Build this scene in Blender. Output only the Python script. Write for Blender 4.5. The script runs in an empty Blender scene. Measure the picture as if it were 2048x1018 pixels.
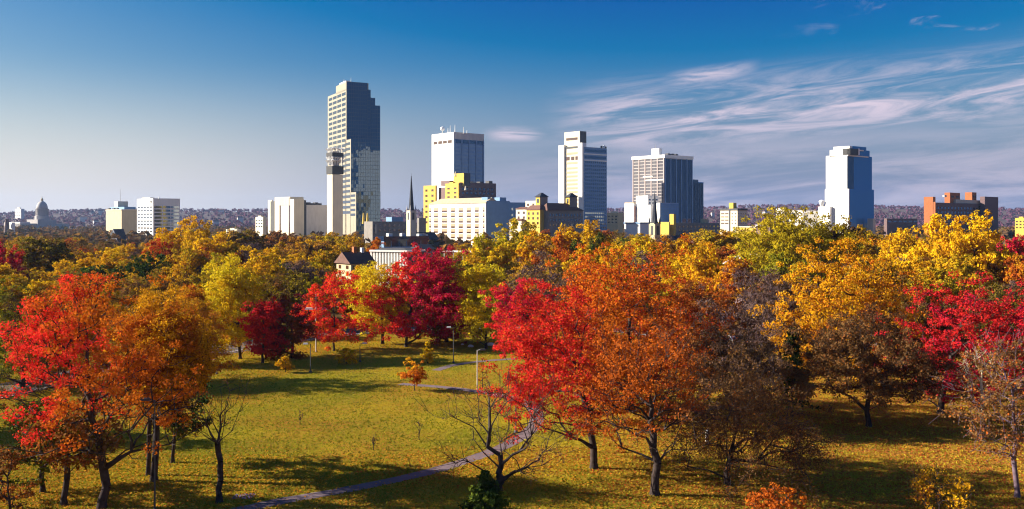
import bpy, bmesh, math, random
import numpy as np
from mathutils import Vector, Matrix

SC = bpy.context.scene
COL = SC.collection
R = math.radians
F, H, Y0, CX = 1900.0, 22.0, 440.0, 1024.0      # focal length, eye height, horizon row and centre column of the 2048 px photograph
SUN_EL, BETA = 23.0, 6.0

def gx(px, Y): return (px - CX) / F * Y
def gz(py, Y): return H - (py - Y0) / F * Y
def gY(py): return F * H / (py - Y0)

# ------------------------------------------------------------------ materials
def new_mat(name):
    m = bpy.data.materials.new(name); m.use_nodes = True
    nt = m.node_tree; nt.nodes.clear()
    return m, nt, nt.nodes, nt.links

def N(nodes, typ, **kw):
    n = nodes.new(typ)
    for k, v in kw.items():
        if k.startswith('i_'):
            key = k[2:]
            key = int(key) if key.isdigit() else key.replace('_', ' ')
            n.inputs[key].default_value = v
        else: setattr(n, k, v)
    return n

def plain(name, col, rough=.75, var=.12, scale=.35, metal=0., spec=.3, streak=False):
    """a painted / stone / metal surface with weathering noise"""
    m, nt, ns, lk = new_mat(name)
    out = N(ns, 'ShaderNodeOutputMaterial'); b = N(ns, 'ShaderNodeBsdfPrincipled')
    b.inputs['Roughness'].default_value = rough; b.inputs['Metallic'].default_value = metal
    b.inputs['Specular IOR Level'].default_value = spec
    tc = N(ns, 'ShaderNodeTexCoord'); mp = N(ns, 'ShaderNodeMapping')
    mp.inputs['Scale'].default_value = (1, 1, .25) if streak else (1, 1, 1)
    n1 = N(ns, 'ShaderNodeTexNoise'); n1.inputs['Scale'].default_value = scale; n1.inputs['Detail'].default_value = 6
    mr = N(ns, 'ShaderNodeMapRange'); mr.inputs[1].default_value = .3; mr.inputs[2].default_value = .7
    mr.inputs[3].default_value = 1 - var; mr.inputs[4].default_value = 1 + var
    mx = N(ns, 'ShaderNodeVectorMath', operation='SCALE'); mx.inputs[0].default_value = col[:3]
    lk.new(tc.outputs['Object'], mp.inputs[0]); lk.new(mp.outputs[0], n1.inputs['Vector']); lk.new(n1.outputs['Fac'], mr.inputs[0])
    lk.new(mr.outputs[0], mx.inputs['Scale']); lk.new(mx.outputs[0], b.inputs['Base Color']); lk.new(b.outputs[0], out.inputs[0])
    return m

def glass(name, col, refl=.3, rough=.04, tint=(.8, .9, 1)):
    """dark coated window glass: a dim body and a mirror coat"""
    m, nt, ns, lk = new_mat(name)
    out = N(ns, 'ShaderNodeOutputMaterial'); d = N(ns, 'ShaderNodeBsdfDiffuse'); g = N(ns, 'ShaderNodeBsdfGlossy')
    d.inputs['Color'].default_value = (*col, 1); g.inputs['Color'].default_value = (*tint, 1); g.inputs['Roughness'].default_value = rough
    mx = N(ns, 'ShaderNodeMixShader'); fr = N(ns, 'ShaderNodeLayerWeight'); fr.inputs['Blend'].default_value = .3
    mr = N(ns, 'ShaderNodeMapRange'); mr.inputs[3].default_value = refl; mr.inputs[4].default_value = 1
    lk.new(fr.outputs['Fresnel'], mr.inputs[0]); lk.new(mr.outputs[0], mx.inputs[0])
    lk.new(d.outputs[0], mx.inputs[1]); lk.new(g.outputs[0], mx.inputs[2]); lk.new(mx.outputs[0], out.inputs[0])
    return m

def leaf_material(name, trans=.3, noise_scale=.28, lo=.72, hi=1.25):
    m, nt, ns, lk = new_mat(name)
    out = N(ns, 'ShaderNodeOutputMaterial')
    a = [N(ns, 'ShaderNodeAttribute', attribute_type='OBJECT', attribute_name=x) for x in ('c1', 'c2', 'c3', 'gd')]
    tc = N(ns, 'ShaderNodeTexCoord'); oi = N(ns, 'ShaderNodeObjectInfo'); geo = N(ns, 'ShaderNodeNewGeometry')
    off = N(ns, 'ShaderNodeMath', operation='MULTIPLY'); off.inputs[1].default_value = 90
    add = N(ns, 'ShaderNodeVectorMath', operation='ADD')
    lk.new(oi.outputs['Random'], off.inputs[0]); lk.new(tc.outputs['Object'], add.inputs[0]); lk.new(off.outputs[0], add.inputs[1])
    nz = N(ns, 'ShaderNodeTexNoise'); nz.inputs['Scale'].default_value = noise_scale; nz.inputs['Detail'].default_value = 3
    lk.new(add.outputs[0], nz.inputs['Vector'])
    dot = N(ns, 'ShaderNodeVectorMath', operation='DOT_PRODUCT'); lk.new(tc.outputs['Object'], dot.inputs[0]); lk.new(a[3].outputs['Vector'], dot.inputs[1])
    s = N(ns, 'ShaderNodeMath', operation='ADD'); lk.new(nz.outputs['Fac'], s.inputs[0]); lk.new(dot.outputs['Value'], s.inputs[1])
    mr = N(ns, 'ShaderNodeMapRange', interpolation_type='SMOOTHSTEP'); mr.inputs[1].default_value = .4; mr.inputs[2].default_value = .62
    lk.new(s.outputs[0], mr.inputs[0])
    m1 = N(ns, 'ShaderNodeMix', data_type='RGBA'); lk.new(mr.outputs[0], m1.inputs[0]); lk.new(a[0].outputs['Color'], m1.inputs[6]); lk.new(a[1].outputs['Color'], m1.inputs[7])
    gt = N(ns, 'ShaderNodeMapRange'); gt.inputs[1].default_value = .72; gt.inputs[2].default_value = .9; gt.inputs[4].default_value = .8
    lk.new(geo.outputs['Random Per Island'], gt.inputs[0])
    m2 = N(ns, 'ShaderNodeMix', data_type='RGBA'); lk.new(gt.outputs[0], m2.inputs[0]); lk.new(m1.outputs[2], m2.inputs[6]); lk.new(a[2].outputs['Color'], m2.inputs[7])
    wn = N(ns, 'ShaderNodeTexWhiteNoise', noise_dimensions='1D'); lk.new(geo.outputs['Random Per Island'], wn.inputs['W'])
    br = N(ns, 'ShaderNodeMapRange'); br.inputs[3].default_value = lo; br.inputs[4].default_value = hi; lk.new(wn.outputs['Value'], br.inputs[0])
    sc = N(ns, 'ShaderNodeVectorMath', operation='SCALE'); lk.new(m2.outputs[2], sc.inputs[0]); lk.new(br.outputs[0], sc.inputs['Scale'])
    d = N(ns, 'ShaderNodeBsdfDiffuse'); t = N(ns, 'ShaderNodeBsdfTranslucent'); mx = N(ns, 'ShaderNodeMixShader'); mx.inputs[0].default_value = trans
    lk.new(sc.outputs[0], d.inputs[0]); lk.new(sc.outputs[0], t.inputs[0]); lk.new(d.outputs[0], mx.inputs[1]); lk.new(t.outputs[0], mx.inputs[2])
    lk.new(mx.outputs[0], out.inputs[0])
    return m

M = dict(
    white=plain('white_paint', (.78, .76, .72), var=.05, streak=True), cream=plain('cream_concrete', (.62, .55, .42), var=.08, streak=True),
    tan2=plain('warm_grey_concrete', (.29, .26, .20), var=.1, streak=True), tan=plain('tan_concrete', (.47, .39, .24), var=.1, streak=True), grey=plain('grey_concrete', (.40, .37, .36), var=.1, streak=True),
    lgrey=plain('light_grey_concrete', (.55, .52, .5), var=.1, streak=True), pink=plain('pinkish_concrete', (.40, .33, .32), var=.08, streak=True),
    yellow=plain('yellow_brick', (.52, .36, .06), var=.14, scale=.8), brick=plain('orange_brick', (.37, .12, .04), var=.14, scale=.8),
    dbrick=plain('brown_brick', (.16, .10, .10), var=.14, scale=.8), stone=plain('dark_limestone', (.22, .2, .18), var=.15),
    dkgrey=plain('dark_grey', (.07, .07, .075), var=.15), black=plain('black_metal', (.02, .02, .022), rough=.5),
    roof=plain('brown_tile_roof', (.13, .06, .045), var=.25, scale=1.2), slate=plain('slate_roof', (.035, .04, .055), var=.25, scale=1.),
    tanroof=plain('tan_roof', (.46, .36, .24), var=.12), bluewall=plain('blue_panel_and_shade', (.16, .28, .45), var=.07),  # bluewall also colours in the shade on several right faces
    beigewin=glass('beige_blind_window', (.42, .33, .22), .04), dwin=glass('dark_window', (.02, .022, .03), .16), bwin=glass('brown_window', (.07, .03, .02), .08),
    lwin=glass('bright_window', (.24, .34, .46), .12), greywin=glass('grey_window', (.11, .105, .12), .06), blueglass=glass('blue_mirror_glass', (.014, .065, .145), .04, .015, (.65, .8, .95)), tglass=glass('pale_blue_glass', (.03, .16, .38), .05, .03, (.5, .8, 1)),
    navy=glass('navy_glass', (.008, .02, .055), .05), mullion=plain('mullion', (.05, .08, .12), var=.05, rough=.4, metal=.3),
    steel=plain('steel', (.3, .3, .3), rough=.4, metal=.7), horn=plain('white_horn', (.7, .7, .7), rough=.5),
    bark=plain('bark', (.05, .037, .034), var=.4, scale=2.2, rough=.95, spec=.1), pale=plain('pale_bark', (.5, .42, .28), var=.35, scale=3., rough=.9, spec=.1),
    purpbark=plain('purple_grey_bark', (.13, .09, .115), var=.35, scale=2.2, rough=.95, spec=.1),
    leaf=leaf_material('autumn_leaves'), needle=leaf_material('pine_needles', .1), twig=leaf_material('fine_twigs', .05), blade=leaf_material('grass_blades', .3, .12, .85, 1.12), farleaf=leaf_material('far_canopy', .2, .02, .85, 1.15),
)

# ------------------------------------------------------------------ object helpers
def tag(o, label=None, cat=None, group=None, kind=None):
    if label: o['label'] = label
    if cat: o['category'] = cat
    if group: o['group'] = group
    if kind: o['kind'] = kind
    return o

def empty(name, loc=(0, 0, 0), rz=0.):
    o = bpy.data.objects.new(name, None); o.location = loc; o.rotation_euler = (0, 0, rz)
    o.empty_display_size = .5; COL.objects.link(o)
    return o

def link(name, me, mat, parent=None, loc=(0, 0, 0)):
    o = bpy.data.objects.new(name, me); COL.objects.link(o)
    if mat is not None and not me.materials: me.materials.append(mat)
    if parent is not None: o.parent = parent
    o.location = loc
    return o

def np_mesh(name, V, Q, smooth=False):
    """V (n,3); Q (m,4) quads"""
    me = bpy.data.meshes.new(name)
    me.vertices.add(len(V)); me.vertices.foreach_set('co', np.ascontiguousarray(V, dtype=np.float32).ravel())
    me.loops.add(Q.size); me.loops.foreach_set('vertex_index', np.ascontiguousarray(Q, dtype=np.int32).ravel())
    me.polygons.add(len(Q)); me.polygons.foreach_set('loop_start', np.arange(0, Q.size, Q.shape[1], dtype=np.int32))
    if smooth: me.polygons.foreach_set('use_smooth', np.ones(len(Q), dtype=bool))
    me.update(calc_edges=True)
    return me

def pane_wall(b, x0, x1, y, z0, z1, seed):
    """a curtain wall of single glass panes, each a hair out of true, with a mullion grid"""
    n = max(1, round((x1 - x0) / 2.6)); k = max(1, round((z1 - z0) / 3.9)); r = random.Random(seed); mb = MB()
    for i in range(n):
        for j in range(k):
            a0, a1 = x0 + (x1 - x0) * i / n, x0 + (x1 - x0) * (i + 1) / n; c0, c1 = z0 + (z1 - z0) * j / k, z0 + (z1 - z0) * (j + 1) / k
            t, u = r.gauss(0, .022), r.gauss(0, .016); e = lambda sa, sc: y - .2 + sa * t + sc * u
            mb.add([(a0, e(-1, -1), c0), (a1, e(1, -1), c0), (a1, e(1, 1), c1), (a0, e(-1, 1), c1)], [(0, 1, 2, 3)])
    me = bpy.data.meshes.new('glass_wall'); me.from_pydata(mb.v, [], mb.f); g = link('glass_wall', me, M['blueglass'], b.root)
    mm = MB()
    for i in range(n + 1): c = x0 + (x1 - x0) * i / n; mm.box(c - .09, c + .09, y - .36, y + .1, z0, z1)
    for j in range(k + 1): c = z0 + (z1 - z0) * j / k; mm.box(x0, x1, y - .32, y + .1, c - .2, c + .2)
    mm.build('mullion_grid', M['mullion'], g); return g

class MB:
    """collects simple solids and links them as one mesh object"""
    def __init__(s): s.v, s.f = [], []
    def add(s, vs, fs):
        b = len(s.v); s.v += [tuple(v) for v in vs]; s.f += [tuple(b + i for i in f) for f in fs]; return s
    def box(s, x0, x1, y0, y1, z0, z1):
        x0, x1 = min(x0, x1), max(x0, x1); y0, y1 = min(y0, y1), max(y0, y1); z0, z1 = min(z0, z1), max(z0, z1)
        return s.add([(x0, y0, z0), (x1, y0, z0), (x1, y1, z0), (x0, y1, z0), (x0, y0, z1), (x1, y0, z1), (x1, y1, z1), (x0, y1, z1)],
                     [(3, 2, 1, 0), (4, 5, 6, 7), (0, 1, 5, 4), (1, 2, 6, 5), (2, 3, 7, 6), (3, 0, 4, 7)])
    def frustum(s, x0, x1, y0, y1, z0, z1, ix, iy):
        return s.add([(x0, y0, z0), (x1, y0, z0), (x1, y1, z0), (x0, y1, z0), (x0 + ix, y0 + iy, z1), (x1 - ix, y0 + iy, z1), (x1 - ix, y1 - iy, z1), (x0 + ix, y1 - iy, z1)],
                     [(3, 2, 1, 0), (4, 5, 6, 7), (0, 1, 5, 4), (1, 2, 6, 5), (2, 3, 7, 6), (3, 0, 4, 7)])
    def prism(s, pts, axis, a0, a1):
        """extrude 2D pts along axis 0 (x) or 1 (y); pts are (other, z)"""
        n = len(pts)
        def mk(p, a): return (a, p[0], p[1]) if axis == 0 else (p[0], a, p[1])
        vs = [mk(p, a0) for p in pts] + [mk(p, a1) for p in pts]
        return s.add(vs, [tuple(range(n)), tuple(range(2 * n - 1, n - 1, -1))] + [(i, i + n, (i + 1) % n + n, (i + 1) % n) for i in range(n)])
    def lathe(s, prof, x=0, y=0, n=16):
        vs = []; fs = []
        for r, z in prof:
            for k in range(n):
                a = 2 * math.pi * k / n; vs.append((x + r * math.cos(a), y + r * math.sin(a), z))
        for i in range(len(prof) - 1):
            for k in range(n):
                fs.append((i * n + k, i * n + (k + 1) % n, (i + 1) * n + (k + 1) % n, (i + 1) * n + k))
        fs.append(tuple(range(n - 1, -1, -1))); fs.append(tuple((len(prof) - 1) * n + k for k in range(n)))
        return s.add(vs, fs)
    def tube(s, pts, rad, n=6):
        pts = [Vector(p) for p in pts]; vs = []; fs = []
        for i, p in enumerate(pts):
            d = (pts[min(i + 1, len(pts) - 1)] - pts[max(i - 1, 0)]).normalized()
            u = d.orthogonal().normalized(); w = d.cross(u); r = rad[i] if isinstance(rad, (list, tuple)) else rad
            for k in range(n):
                a = 2 * math.pi * k / n; vs.append(p + u * (r * math.cos(a)) + w * (r * math.sin(a)))
        for i in range(len(pts) - 1):
            for k in range(n): fs.append((i * n + k, i * n + (k + 1) % n, (i + 1) * n + (k + 1) % n, (i + 1) * n + k))
        fs.append(tuple(range(n - 1, -1, -1))); fs.append(tuple((len(pts) - 1) * n + k for k in range(n)))
        return s.add(vs, fs)
    def build(s, name, mat, parent=None, loc=(0, 0, 0), smooth=False):
        me = bpy.data.meshes.new(name); me.from_pydata(s.v, [], s.f)
        bm = bmesh.new(); bm.from_mesh(me); bmesh.ops.recalc_face_normals(bm, faces=bm.faces); bm.to_mesh(me); bm.free()
        if smooth:
            for p in me.polygons: p.use_smooth = True
        return link(name, me, mat, parent, loc)

# ------------------------------------------------------------------ buildings
class Bd:
    """a building on the skewed downtown grid: root Empty at the street corner; local +y runs back along the left (sunny) face,
    local +x back along the right (shady) face"""
    def __init__(s, name, label, cat, px, Y, th=50., group=None):
        s.px, s.Y, s.th = px, Y, R(th); s.X = gx(px, Y)
        s.v = (math.sin(s.th), math.cos(s.th)); s.u = (-math.cos(s.th), math.sin(s.th))
        s.root = empty(name, (s.X, Y, 0), R(90 - th)); tag(s.root, label, cat, group)
    def L(s, px, x=0.):
        k = (px - CX) / F; X = s.X + x * s.v[0]; Y = s.Y + x * s.v[1]
        return (k * Y - X) / (s.u[0] - k * s.u[1])
    def Rr(s, px, y=0.):
        k = (px - CX) / F; X = s.X + y * s.u[0]; Y = s.Y + y * s.u[1]
        return (k * Y - X) / (s.v[0] - k * s.v[1])
    def z(s, py, x=0., y=0.): return gz(py, s.Y + x * s.v[1] + y * s.u[1])
    def vol(s, name, mat, pl, pc, pr, top, bot=None, x0=0., parent=None, y0=None):
        """solid whose near vertical edge shows at column pc, left face to pl, right face to pr"""
        yc = s.L(pc, x0) if y0 is None else y0
        xc = x0 if y0 is None else s.Rr(pc, y0)
        yl = s.L(pl, xc); xr = s.Rr(pr, yc); zt = s.z(top, xc, yc); zb = 0. if bot is None else s.z(bot, xc, yc)
        o = MB().box(xc, xr, yc, yl, zb, zt).build(name, mat, parent or s.root)
        o['dims'] = (xc, xr, yc, yl, zb, zt); d = (xc, xr, yc, yl, zb, zt); del o['dims']
        return o, d
    def _put(s, face, d, spans, mat, name, proud, parent, stuff_after=100):
        """spans: list of (a0,a1,z0,z1) along the face of volume d"""
        extra = MB()
        for i, (a0, a1, z0, z1) in enumerate(spans):
            mb = MB() if i < stuff_after else extra
            if face == 'L': mb.box(d[0] - proud, d[0] + .1, a0, a1, z0, z1)
            else: mb.box(a0, a1, d[2] - proud, d[2] + .1, z0, z1)
            if i < stuff_after: mb.build(name, mat, parent or s.root)
        if extra.v:
            o = extra.build(name + '_field', mat, parent or s.root); o['kind'] = 'stuff'
    def grid(s, face, d, mat, nc, nr, fc=.6, fr=.6, a=(0, 1), py=None, z=None, name='window', proud=.12, parent=None, skip=None, after=100):
        if face == 'L': A0, A1 = d[3], d[2]
        else: A0, A1 = d[0], d[1]
        b0, b1 = A0 + (A1 - A0) * a[0], A0 + (A1 - A0) * a[1]
        if z is None: z = (s.z(py[0], d[0], d[2]), s.z(py[1], d[0], d[2]))
        sp = []
        for j in range(nr):
            zc = z[0] + (z[1] - z[0]) * (j + .5) / nr; hz = abs(z[1] - z[0]) / nr * fr / 2
            for i in range(nc):
                if skip and skip(i, j): continue
                ac = b0 + (b1 - b0) * (i + .5) / nc; ha = abs(b1 - b0) / nc * fc / 2
                sp.append((ac - ha, ac + ha, zc - hz, zc + hz))
        s._put(face, d, sp, mat, name, proud, parent, after)
    def rib(s, face, d, mat, n, w, a=(0, 1), py=None, name='pier', proud=.5, parent=None):
        """vertical piers of width w metres, evenly spread with one at each end"""
        if face == 'L': A0, A1 = d[3], d[2]
        else: A0, A1 = d[0], d[1]
        b0, b1 = A0 + (A1 - A0) * a[0], A0 + (A1 - A0) * a[1]; sg = 1 if b1 > b0 else -1
        z0, z1 = (0, d[5]) if py is None else (s.z(py[1], d[0], d[2]), s.z(py[0], d[0], d[2]))
        sp = []
        for i in range(n):
            c = b0 + sg * w / 2 + (b1 - b0 - sg * w) * i / (n - 1); sp.append((c - w / 2, c + w / 2, z0, z1))
        s._put(face, d, sp, mat, name, proud, parent)
    def roofbox(s, name, mat, pl, pr, top, bot, x, depth=5., parent=None):
        """box on a roof, set at local x, spanning columns pl..pr along y"""
        y0, y1 = s.L(pr, x), s.L(pl, x)
        return MB().box(x, x + depth, y0, y1, s.z(bot, x, y0), s.z(top, x, y0)).build(name, mat, parent or s.root)

def mast(b, px, top, bot, x=8., r=.25, name='antenna', mat='steel'):
    y = b.L(px, x); z0, z1 = b.z(bot, x, y), b.z(top, x, y)
    return MB().tube([(x, y, z0 - 1), (x, y, z1)], [r * 1.3, r * .5], 6).build(name, M[mat], b.root)

def dish(b, px, py, x=6., r=2.2):
    y = b.L(px, x); z = b.z(py, x, y)
    return MB().lathe([(.2, z - r), (r * .8, z - r * .6), (r, z), (r * .8, z + r * .6), (.1, z + r)], x, y, 12).build('satellite_dish', M['horn'], b.root, smooth=True)

def skyline():
    # --- the tall dark glass tower with stepped shoulders
    b = Bd('glass_skyscraper', 'tallest tower, dark blue glass right face stepping down at its shoulder', 'skyscraper', 692.8, 1000, 63)
    o, d = b.vol('tower_body', M['tan2'], 655.6, 692.8, 728, 178)
    W = dict(fc=.84, fr=.56)
    b.grid('L', d, M['dwin'], 4, 24, py=(181, 430), a=(.04, .98), **W)
    top = b.vol('upper_block', M['tan2'], 672, 692.8, 737, 163.5, 180)[1]
    b2 = b.vol('shoulder_block', M['tan2'], 690, 701.6, 760, 278); b.grid('L', b2[1], M['dwin'], 1, 14, py=(281, 430), fc=.8, fr=.5, a=(.0, .98), name='shoulder_window')
    b3 = b.vol('base_block', M['tan2'], 700, 712, 760.5, 384); b.grid('L', b3[1], M['dwin'], 1, 5, py=(386, 434), fc=.8, fr=.5, a=(.0, .98), name='base_window')
    # glass curtain walls on the right faces, one per step
    steps = [(693.3, 734.5, 163.5, 278), (734.5, 741, 177, 278), (741, 750, 193, 278), (750, 760, 208, 278)]
    for pl, pr, t, bt in steps:
        x0, x1 = b.Rr(pl), b.Rr(pr); z0, z1 = b.z(bt), b.z(t)
        if pr > 730: MB().box(x0, x1, .3, 16, 0, z1 - .2).build('stepped_shoulder', M['tan2'], b.root)
        pane_wall(b, x0, x1, 0., z0, z1, int(pl))
    for (dd, z0, z1, pl) in ((b2[1], b.z(384), b.z(278), 702), (b3[1], 0, b.z(384), 712.4)):
        x0, x1, yy = dd[0], dd[1], dd[2]
        pane_wall(b, x0 + .1, x1, yy, z0, z1 - .3, int(pl))
    b.roofbox('roof_plant', M['cream'], 674, 690, 165, 179, 2.5); b.roofbox('cooling_tower', M['lgrey'], 679, 692, 161, 164.5, 6)
    mast(b, 702, 155, 164, 8); mast(b, 688, 158, 163, 7)
    # --- telephone exchange and its microwave tower
    b = Bd('microwave_tower', 'slender concrete tower with two dark rings of white horn antennas', 'tower', 665, 870)
    o, d = b.vol('shaft', M['cream'], 654.2, 665, 685.7, 348.7)
    cx, cy = (d[0] + d[1]) / 2, (d[2] + d[3]) / 2; hx, hy = (d[1] - d[0]) / 2, (d[3] - d[2]) / 2
    zz = lambda py: b.z(py, cx, cy)
    core = MB().box(cx - hx * .55, cx + hx * .55, cy - hy * .55, cy + hy * .55, zz(349), zz(303)).build('core', M['grey'], b.root)
    for t, bt in ((306, 313.5), (332.5, 348.5)):
        p = MB().box(cx - hx * 1.1, cx + hx * 1.1, cy - hy * 1.1, cy + hy * 1.1, zz(bt), zz(t)).build('antenna_platform', M['black'], b.root)
        mb = MB()
        for i in range(5):
            q = -1.12 + 2.24 * i / 4
            for (xx, yy) in ((cx + hx * q, cy - hy * 1.12), (cx - hx * 1.12, cy + hy * q)): mb.box(xx - .05, xx + .05, yy - .05, yy + .05, zz(t), zz(t) + 1.1)
        mb.build('railing', M['black'], p)
    rr = random.Random(3)
    for zb, hgt in ((zz(306), 4.2), (zz(330), 4.6), (zz(322), 3.6)):
        for i in range(5):
            for fy in (0, 1):
                q = -.95 + 1.9 * i / 4
                x, y = (cx + hx * q, cy - hy * .95) if fy else (cx - hx * .95, cy + hy * q)
                if fy == 0 and i == 0: continue
                a = rr.uniform(-.7, .7); e = (x + a, y - .6) if fy else (x - .6, y + a)
                MB().tube([(x, y, zb), (x, y, zb + hgt * .45), (*e, zb + hgt)], [.25, .45, 1.5], 6).build('horn_antenna', M['horn'], b.root)
    b = Bd('telephone_exchange', 'cream and grey windowless block with dark vertical slots beside the microwave tower', 'building', 588, 885)
    o, d = b.vol('main_block', M['cream'], 549.5, 588, 608, 398)
    b.vol('west_block', M['cream'], 536, 544, 546, 400, x0=1.)
    MB().box(.6, 4, b.L(550.5, .6), b.L(541, .6), 0, b.z(401)).build('dark_slot', M['dkgrey'], b.root)
    b.roofbox('penthouse', M['cream'], 549.5, 580, 393.6, 399, .02, 14); MB().box(-.25, .1, b.L(579), b.L(558), b.z(410), b.z(394.3)).build('grey_panel', M['grey'], b.root)
    for px in (560.5, 579): MB().box(-.3, .12, b.L(px + 1), b.L(px - 1), 0, b.z(410.5)).build('vertical_slot', M['bwin'], b.root)
    MB().box(b.Rr(608), b.Rr(613), .8, 10, 0, b.z(400)).build('recess', M['dkgrey'], b.root)
    MB().box(b.Rr(613), b.Rr(664), 0, 14, 0, b.z(409.5)).build('long_wing', M['lgrey'], b.root)
    MB().box(b.Rr(660), b.Rr(662.5), -.2, .1, 0, b.z(411)).build('dark_joint', M['dkgrey'], b.root)
    for i, px in enumerate((615, 622, 630, 637)):
        x = b.Rr(px, 4); MB().box(x, x + 3.4, 4, 8, b.z(410), b.z(404 + (i % 2) * 1.6)).build('roof_unit', M['dkgrey'], b.root)
    # --- far-left pair of offices
    b = Bd('tan_office', 'tan windowless office slab with a blue shaded side, left of white gridded office', 'building', 243.3, 1150)
    o, d = b.vol('main_block', M['tan'], 212, 243.3, 273.6, 418.5)
    MB().box(-.5, d[1], -.5, d[3] + .5, d[5] - 1.2, d[5] + .05).build('cornice', M['cream'], b.root)
    MB().box(4, d[1] - .3, 3, d[3] - 2, d[5], b.z(413.5)).build('upper_wing', M['bluewall'], b.root)
    b.vol('penthouse', M['cream'], 228.5, 235.6, 256, 402.5, 420, x0=6)
    for px in (215, 224, 231): b.roofbox('roof_unit', M['dkgrey'], px, px + 3.5, 416, 419, 2, 3)
    mast(b, 241, 378, 404, 10, .2)
    b = Bd('gridded_office', 'white office block with rows of small square windows and banded shady side', 'building', 306.2, 1050)
    o, d = b.vol('main_block', M['white'], 274, 306.2, 360, 396.5)
    b.grid('L', d, M['dwin'], 5, 9, fc=.72, fr=.42, a=(.03, .97), py=(410.5, 474))
    b.grid('R', d, M['dwin'], 3, 9, fc=.9, fr=.62, a=(.03, .97), py=(410.5, 474), name='window_band')
    b.roofbox('roof_plant', M['cream'], 284, 300, 394.8, 398, 4); MB().box(-.4, .1, b.L(303.5), b.L(301), b.z(405), b.z(401)).build('vent', M['dkgrey'], b.root)
    mast(b, 318, 393, 397, 6, .5)
    b = Bd('glass_roofed_hall', 'dark hall with steep sloping slate roof below the tan office', 'building', 236, 800, 35)
    zr, ze = b.z(458), b.z(486); x1 = b.Rr(255); y1 = b.L(211)
    MB().box(0, x1, 0, y1, 0, ze).build('wall', M['dbrick'], b.root)
    MB().prism([(-.6, ze), (y1 + .6, ze), (y1 * .35, zr)], 0, -.5, x1 + .5).build('roof', M['slate'], b.root)
    MB().tube([(-.55, -.5, ze + .2), (-.55, y1 * .35, zr + .2)], .35, 5).build('ridge_trim', M['white'], b.root)
    # --- state capitol
    b = Bd('domed_capitol', 'pale domed capitol far off at left edge of the skyline', 'capitol building', 40, 2000, 30)
    xe = b.Rr(138); o = MB().box(0, xe, 0, 30, 0, b.z(447)).build('long_wing', M['grey'], b.root)
    b.vol('end_pavilion', M['white'], 22, 40, 60, 444); x = b.Rr(92)
    MB().box(x - 22, x + 22, -4, 34, 0, b.z(439, x)).build('central_block', M['grey'], b.root)
    rp = 12.5; zz = lambda py: b.z(py, x, 14)
    dr = MB().lathe([(rp * 1.15, zz(441)), (rp * 1.15, zz(432)), (rp * .95, zz(431)), (rp * .95, zz(419)), (rp * 1.05, zz(418.5)), (rp * 1.05, zz(417.5))], x, 14, 24).build('drum', M['grey'], b.root)
    for k in range(24):
        a = 2 * math.pi * k / 24; MB().tube([(x + rp * 1.02 * math.cos(a), 14 + rp * 1.02 * math.sin(a), zz(431)), (x + rp * 1.02 * math.cos(a), 14 + rp * 1.02 * math.sin(a), zz(419))], .55, 5).build('column', M['grey'], dr)
    prof = [(rp * .93 * math.cos(t), zz(417.5) + (zz(402) - zz(417.5)) * math.sin(t)) for t in [i * math.pi / 2 / 8 * .93 for i in range(9)]]
    MB().lathe(prof, x, 14, 24).build('dome', M['grey'], b.root, smooth=True)
    MB().lathe([(2.6, zz(403)), (2.6, zz(398.5)), (1.6, zz(397)), (.5, zz(395)), (.2, zz(392))], x, 14, 10).build('lantern', M['tan'], b.root)
    for i in range(14): c = 6 + (x - 34) * i / 13; MB().box(c - 1.2, c + 1.2, -.3, .1, 3, b.z(450)).build('window', M['dwin'], b.root)
    b = Bd('brick_chimney', 'thin dark brick chimney left of the domed capitol', 'chimney', 14, 1500)
    MB().lathe([(4.2, 0), (2.8, b.z(440)), (3.2, b.z(439)), (3.2, b.z(437.5))], 0, 0, 12).build('stack', M['dbrick'], b.root)
    b = Bd('columned_annex', 'small white columned building left of the capitol wing', 'building', 24, 1500)
    o, d = b.vol('wall', M['white'], 9, 24, 30, 445); b.grid('L', d, M['dwin'], 4, 1, fc=.5, fr=.7, py=(447, 458))
    # small pale blocks in the woods
    for nm, lab, pl, pc, pr, t, Yd, mt in (
        ('low_office', 'cream low block with small rooftop box at left in the woods', 452, 474, 482, 459, 900, 'cream'),
        ('beige_office', 'narrow beige block left of the telephone exchange', 511, 526, 533, 434, 950, 'cream'),
        ('tan_block', 'small tan block right of the white slotted tower', 1214, 1236, 1247, 425.5, 1000, 'tan'),
        ('yellow_hostel', 'yellow brick block cut by right edge of photo', 2030, 2052, 2075, 436, 800, 'yellow'),
        ('far_hospital', 'pale distant block on the hilltop behind the capitol', 30, 42, 49, 417.5, 3050, 'lgrey')):
        b = Bd(nm, lab, 'building', pc, Yd)
        o, d = b.vol('wall', M[mt], pl, pc, pr, t)
        b.grid('L', d, M['bwin' if mt == 'yellow' else 'dwin'], 3, 3, fc=.5, fr=.4, py=(t + 4, t + 22))
        b.roofbox('roof_unit', M['cream' if mt != 'yellow' else 'yellow'], pl + (pc - pl) * .35, pl + (pc - pl) * .75, t - 2.6, t + .5, 3, 4)
    # --- white tower with the yellow brick hotel and the white ribbed block in front
    b = Bd('white_tower', 'white tower with blank sunny wall and dish antenna on its roof', 'skyscraper', 907.3, 880)
    o, d = b.vol('tower_body', M['white'], 863.5, 907.3, 967.7, 264)
    b.grid('L', d, M['bwin'], 4, 1, fc=.78, fr=.9, a=(.06, .94), py=(279, 285.5))
    b.grid('R', d, M['dwin'], 4, 1, fc=.9, fr=.9, a=(.02, .98), py=(278, 286), name='dark_window')
    b.grid('R', d, M['lwin'], 4, 14, fc=.76, fr=.5, a=(.02, .98), py=(287, 391))
    MB().box(d[0] - .25, d[1], d[2] - .3, d[2] + .1, b.z(278), d[5]).build('parapet_panel', M['lgrey'], b.root)
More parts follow.
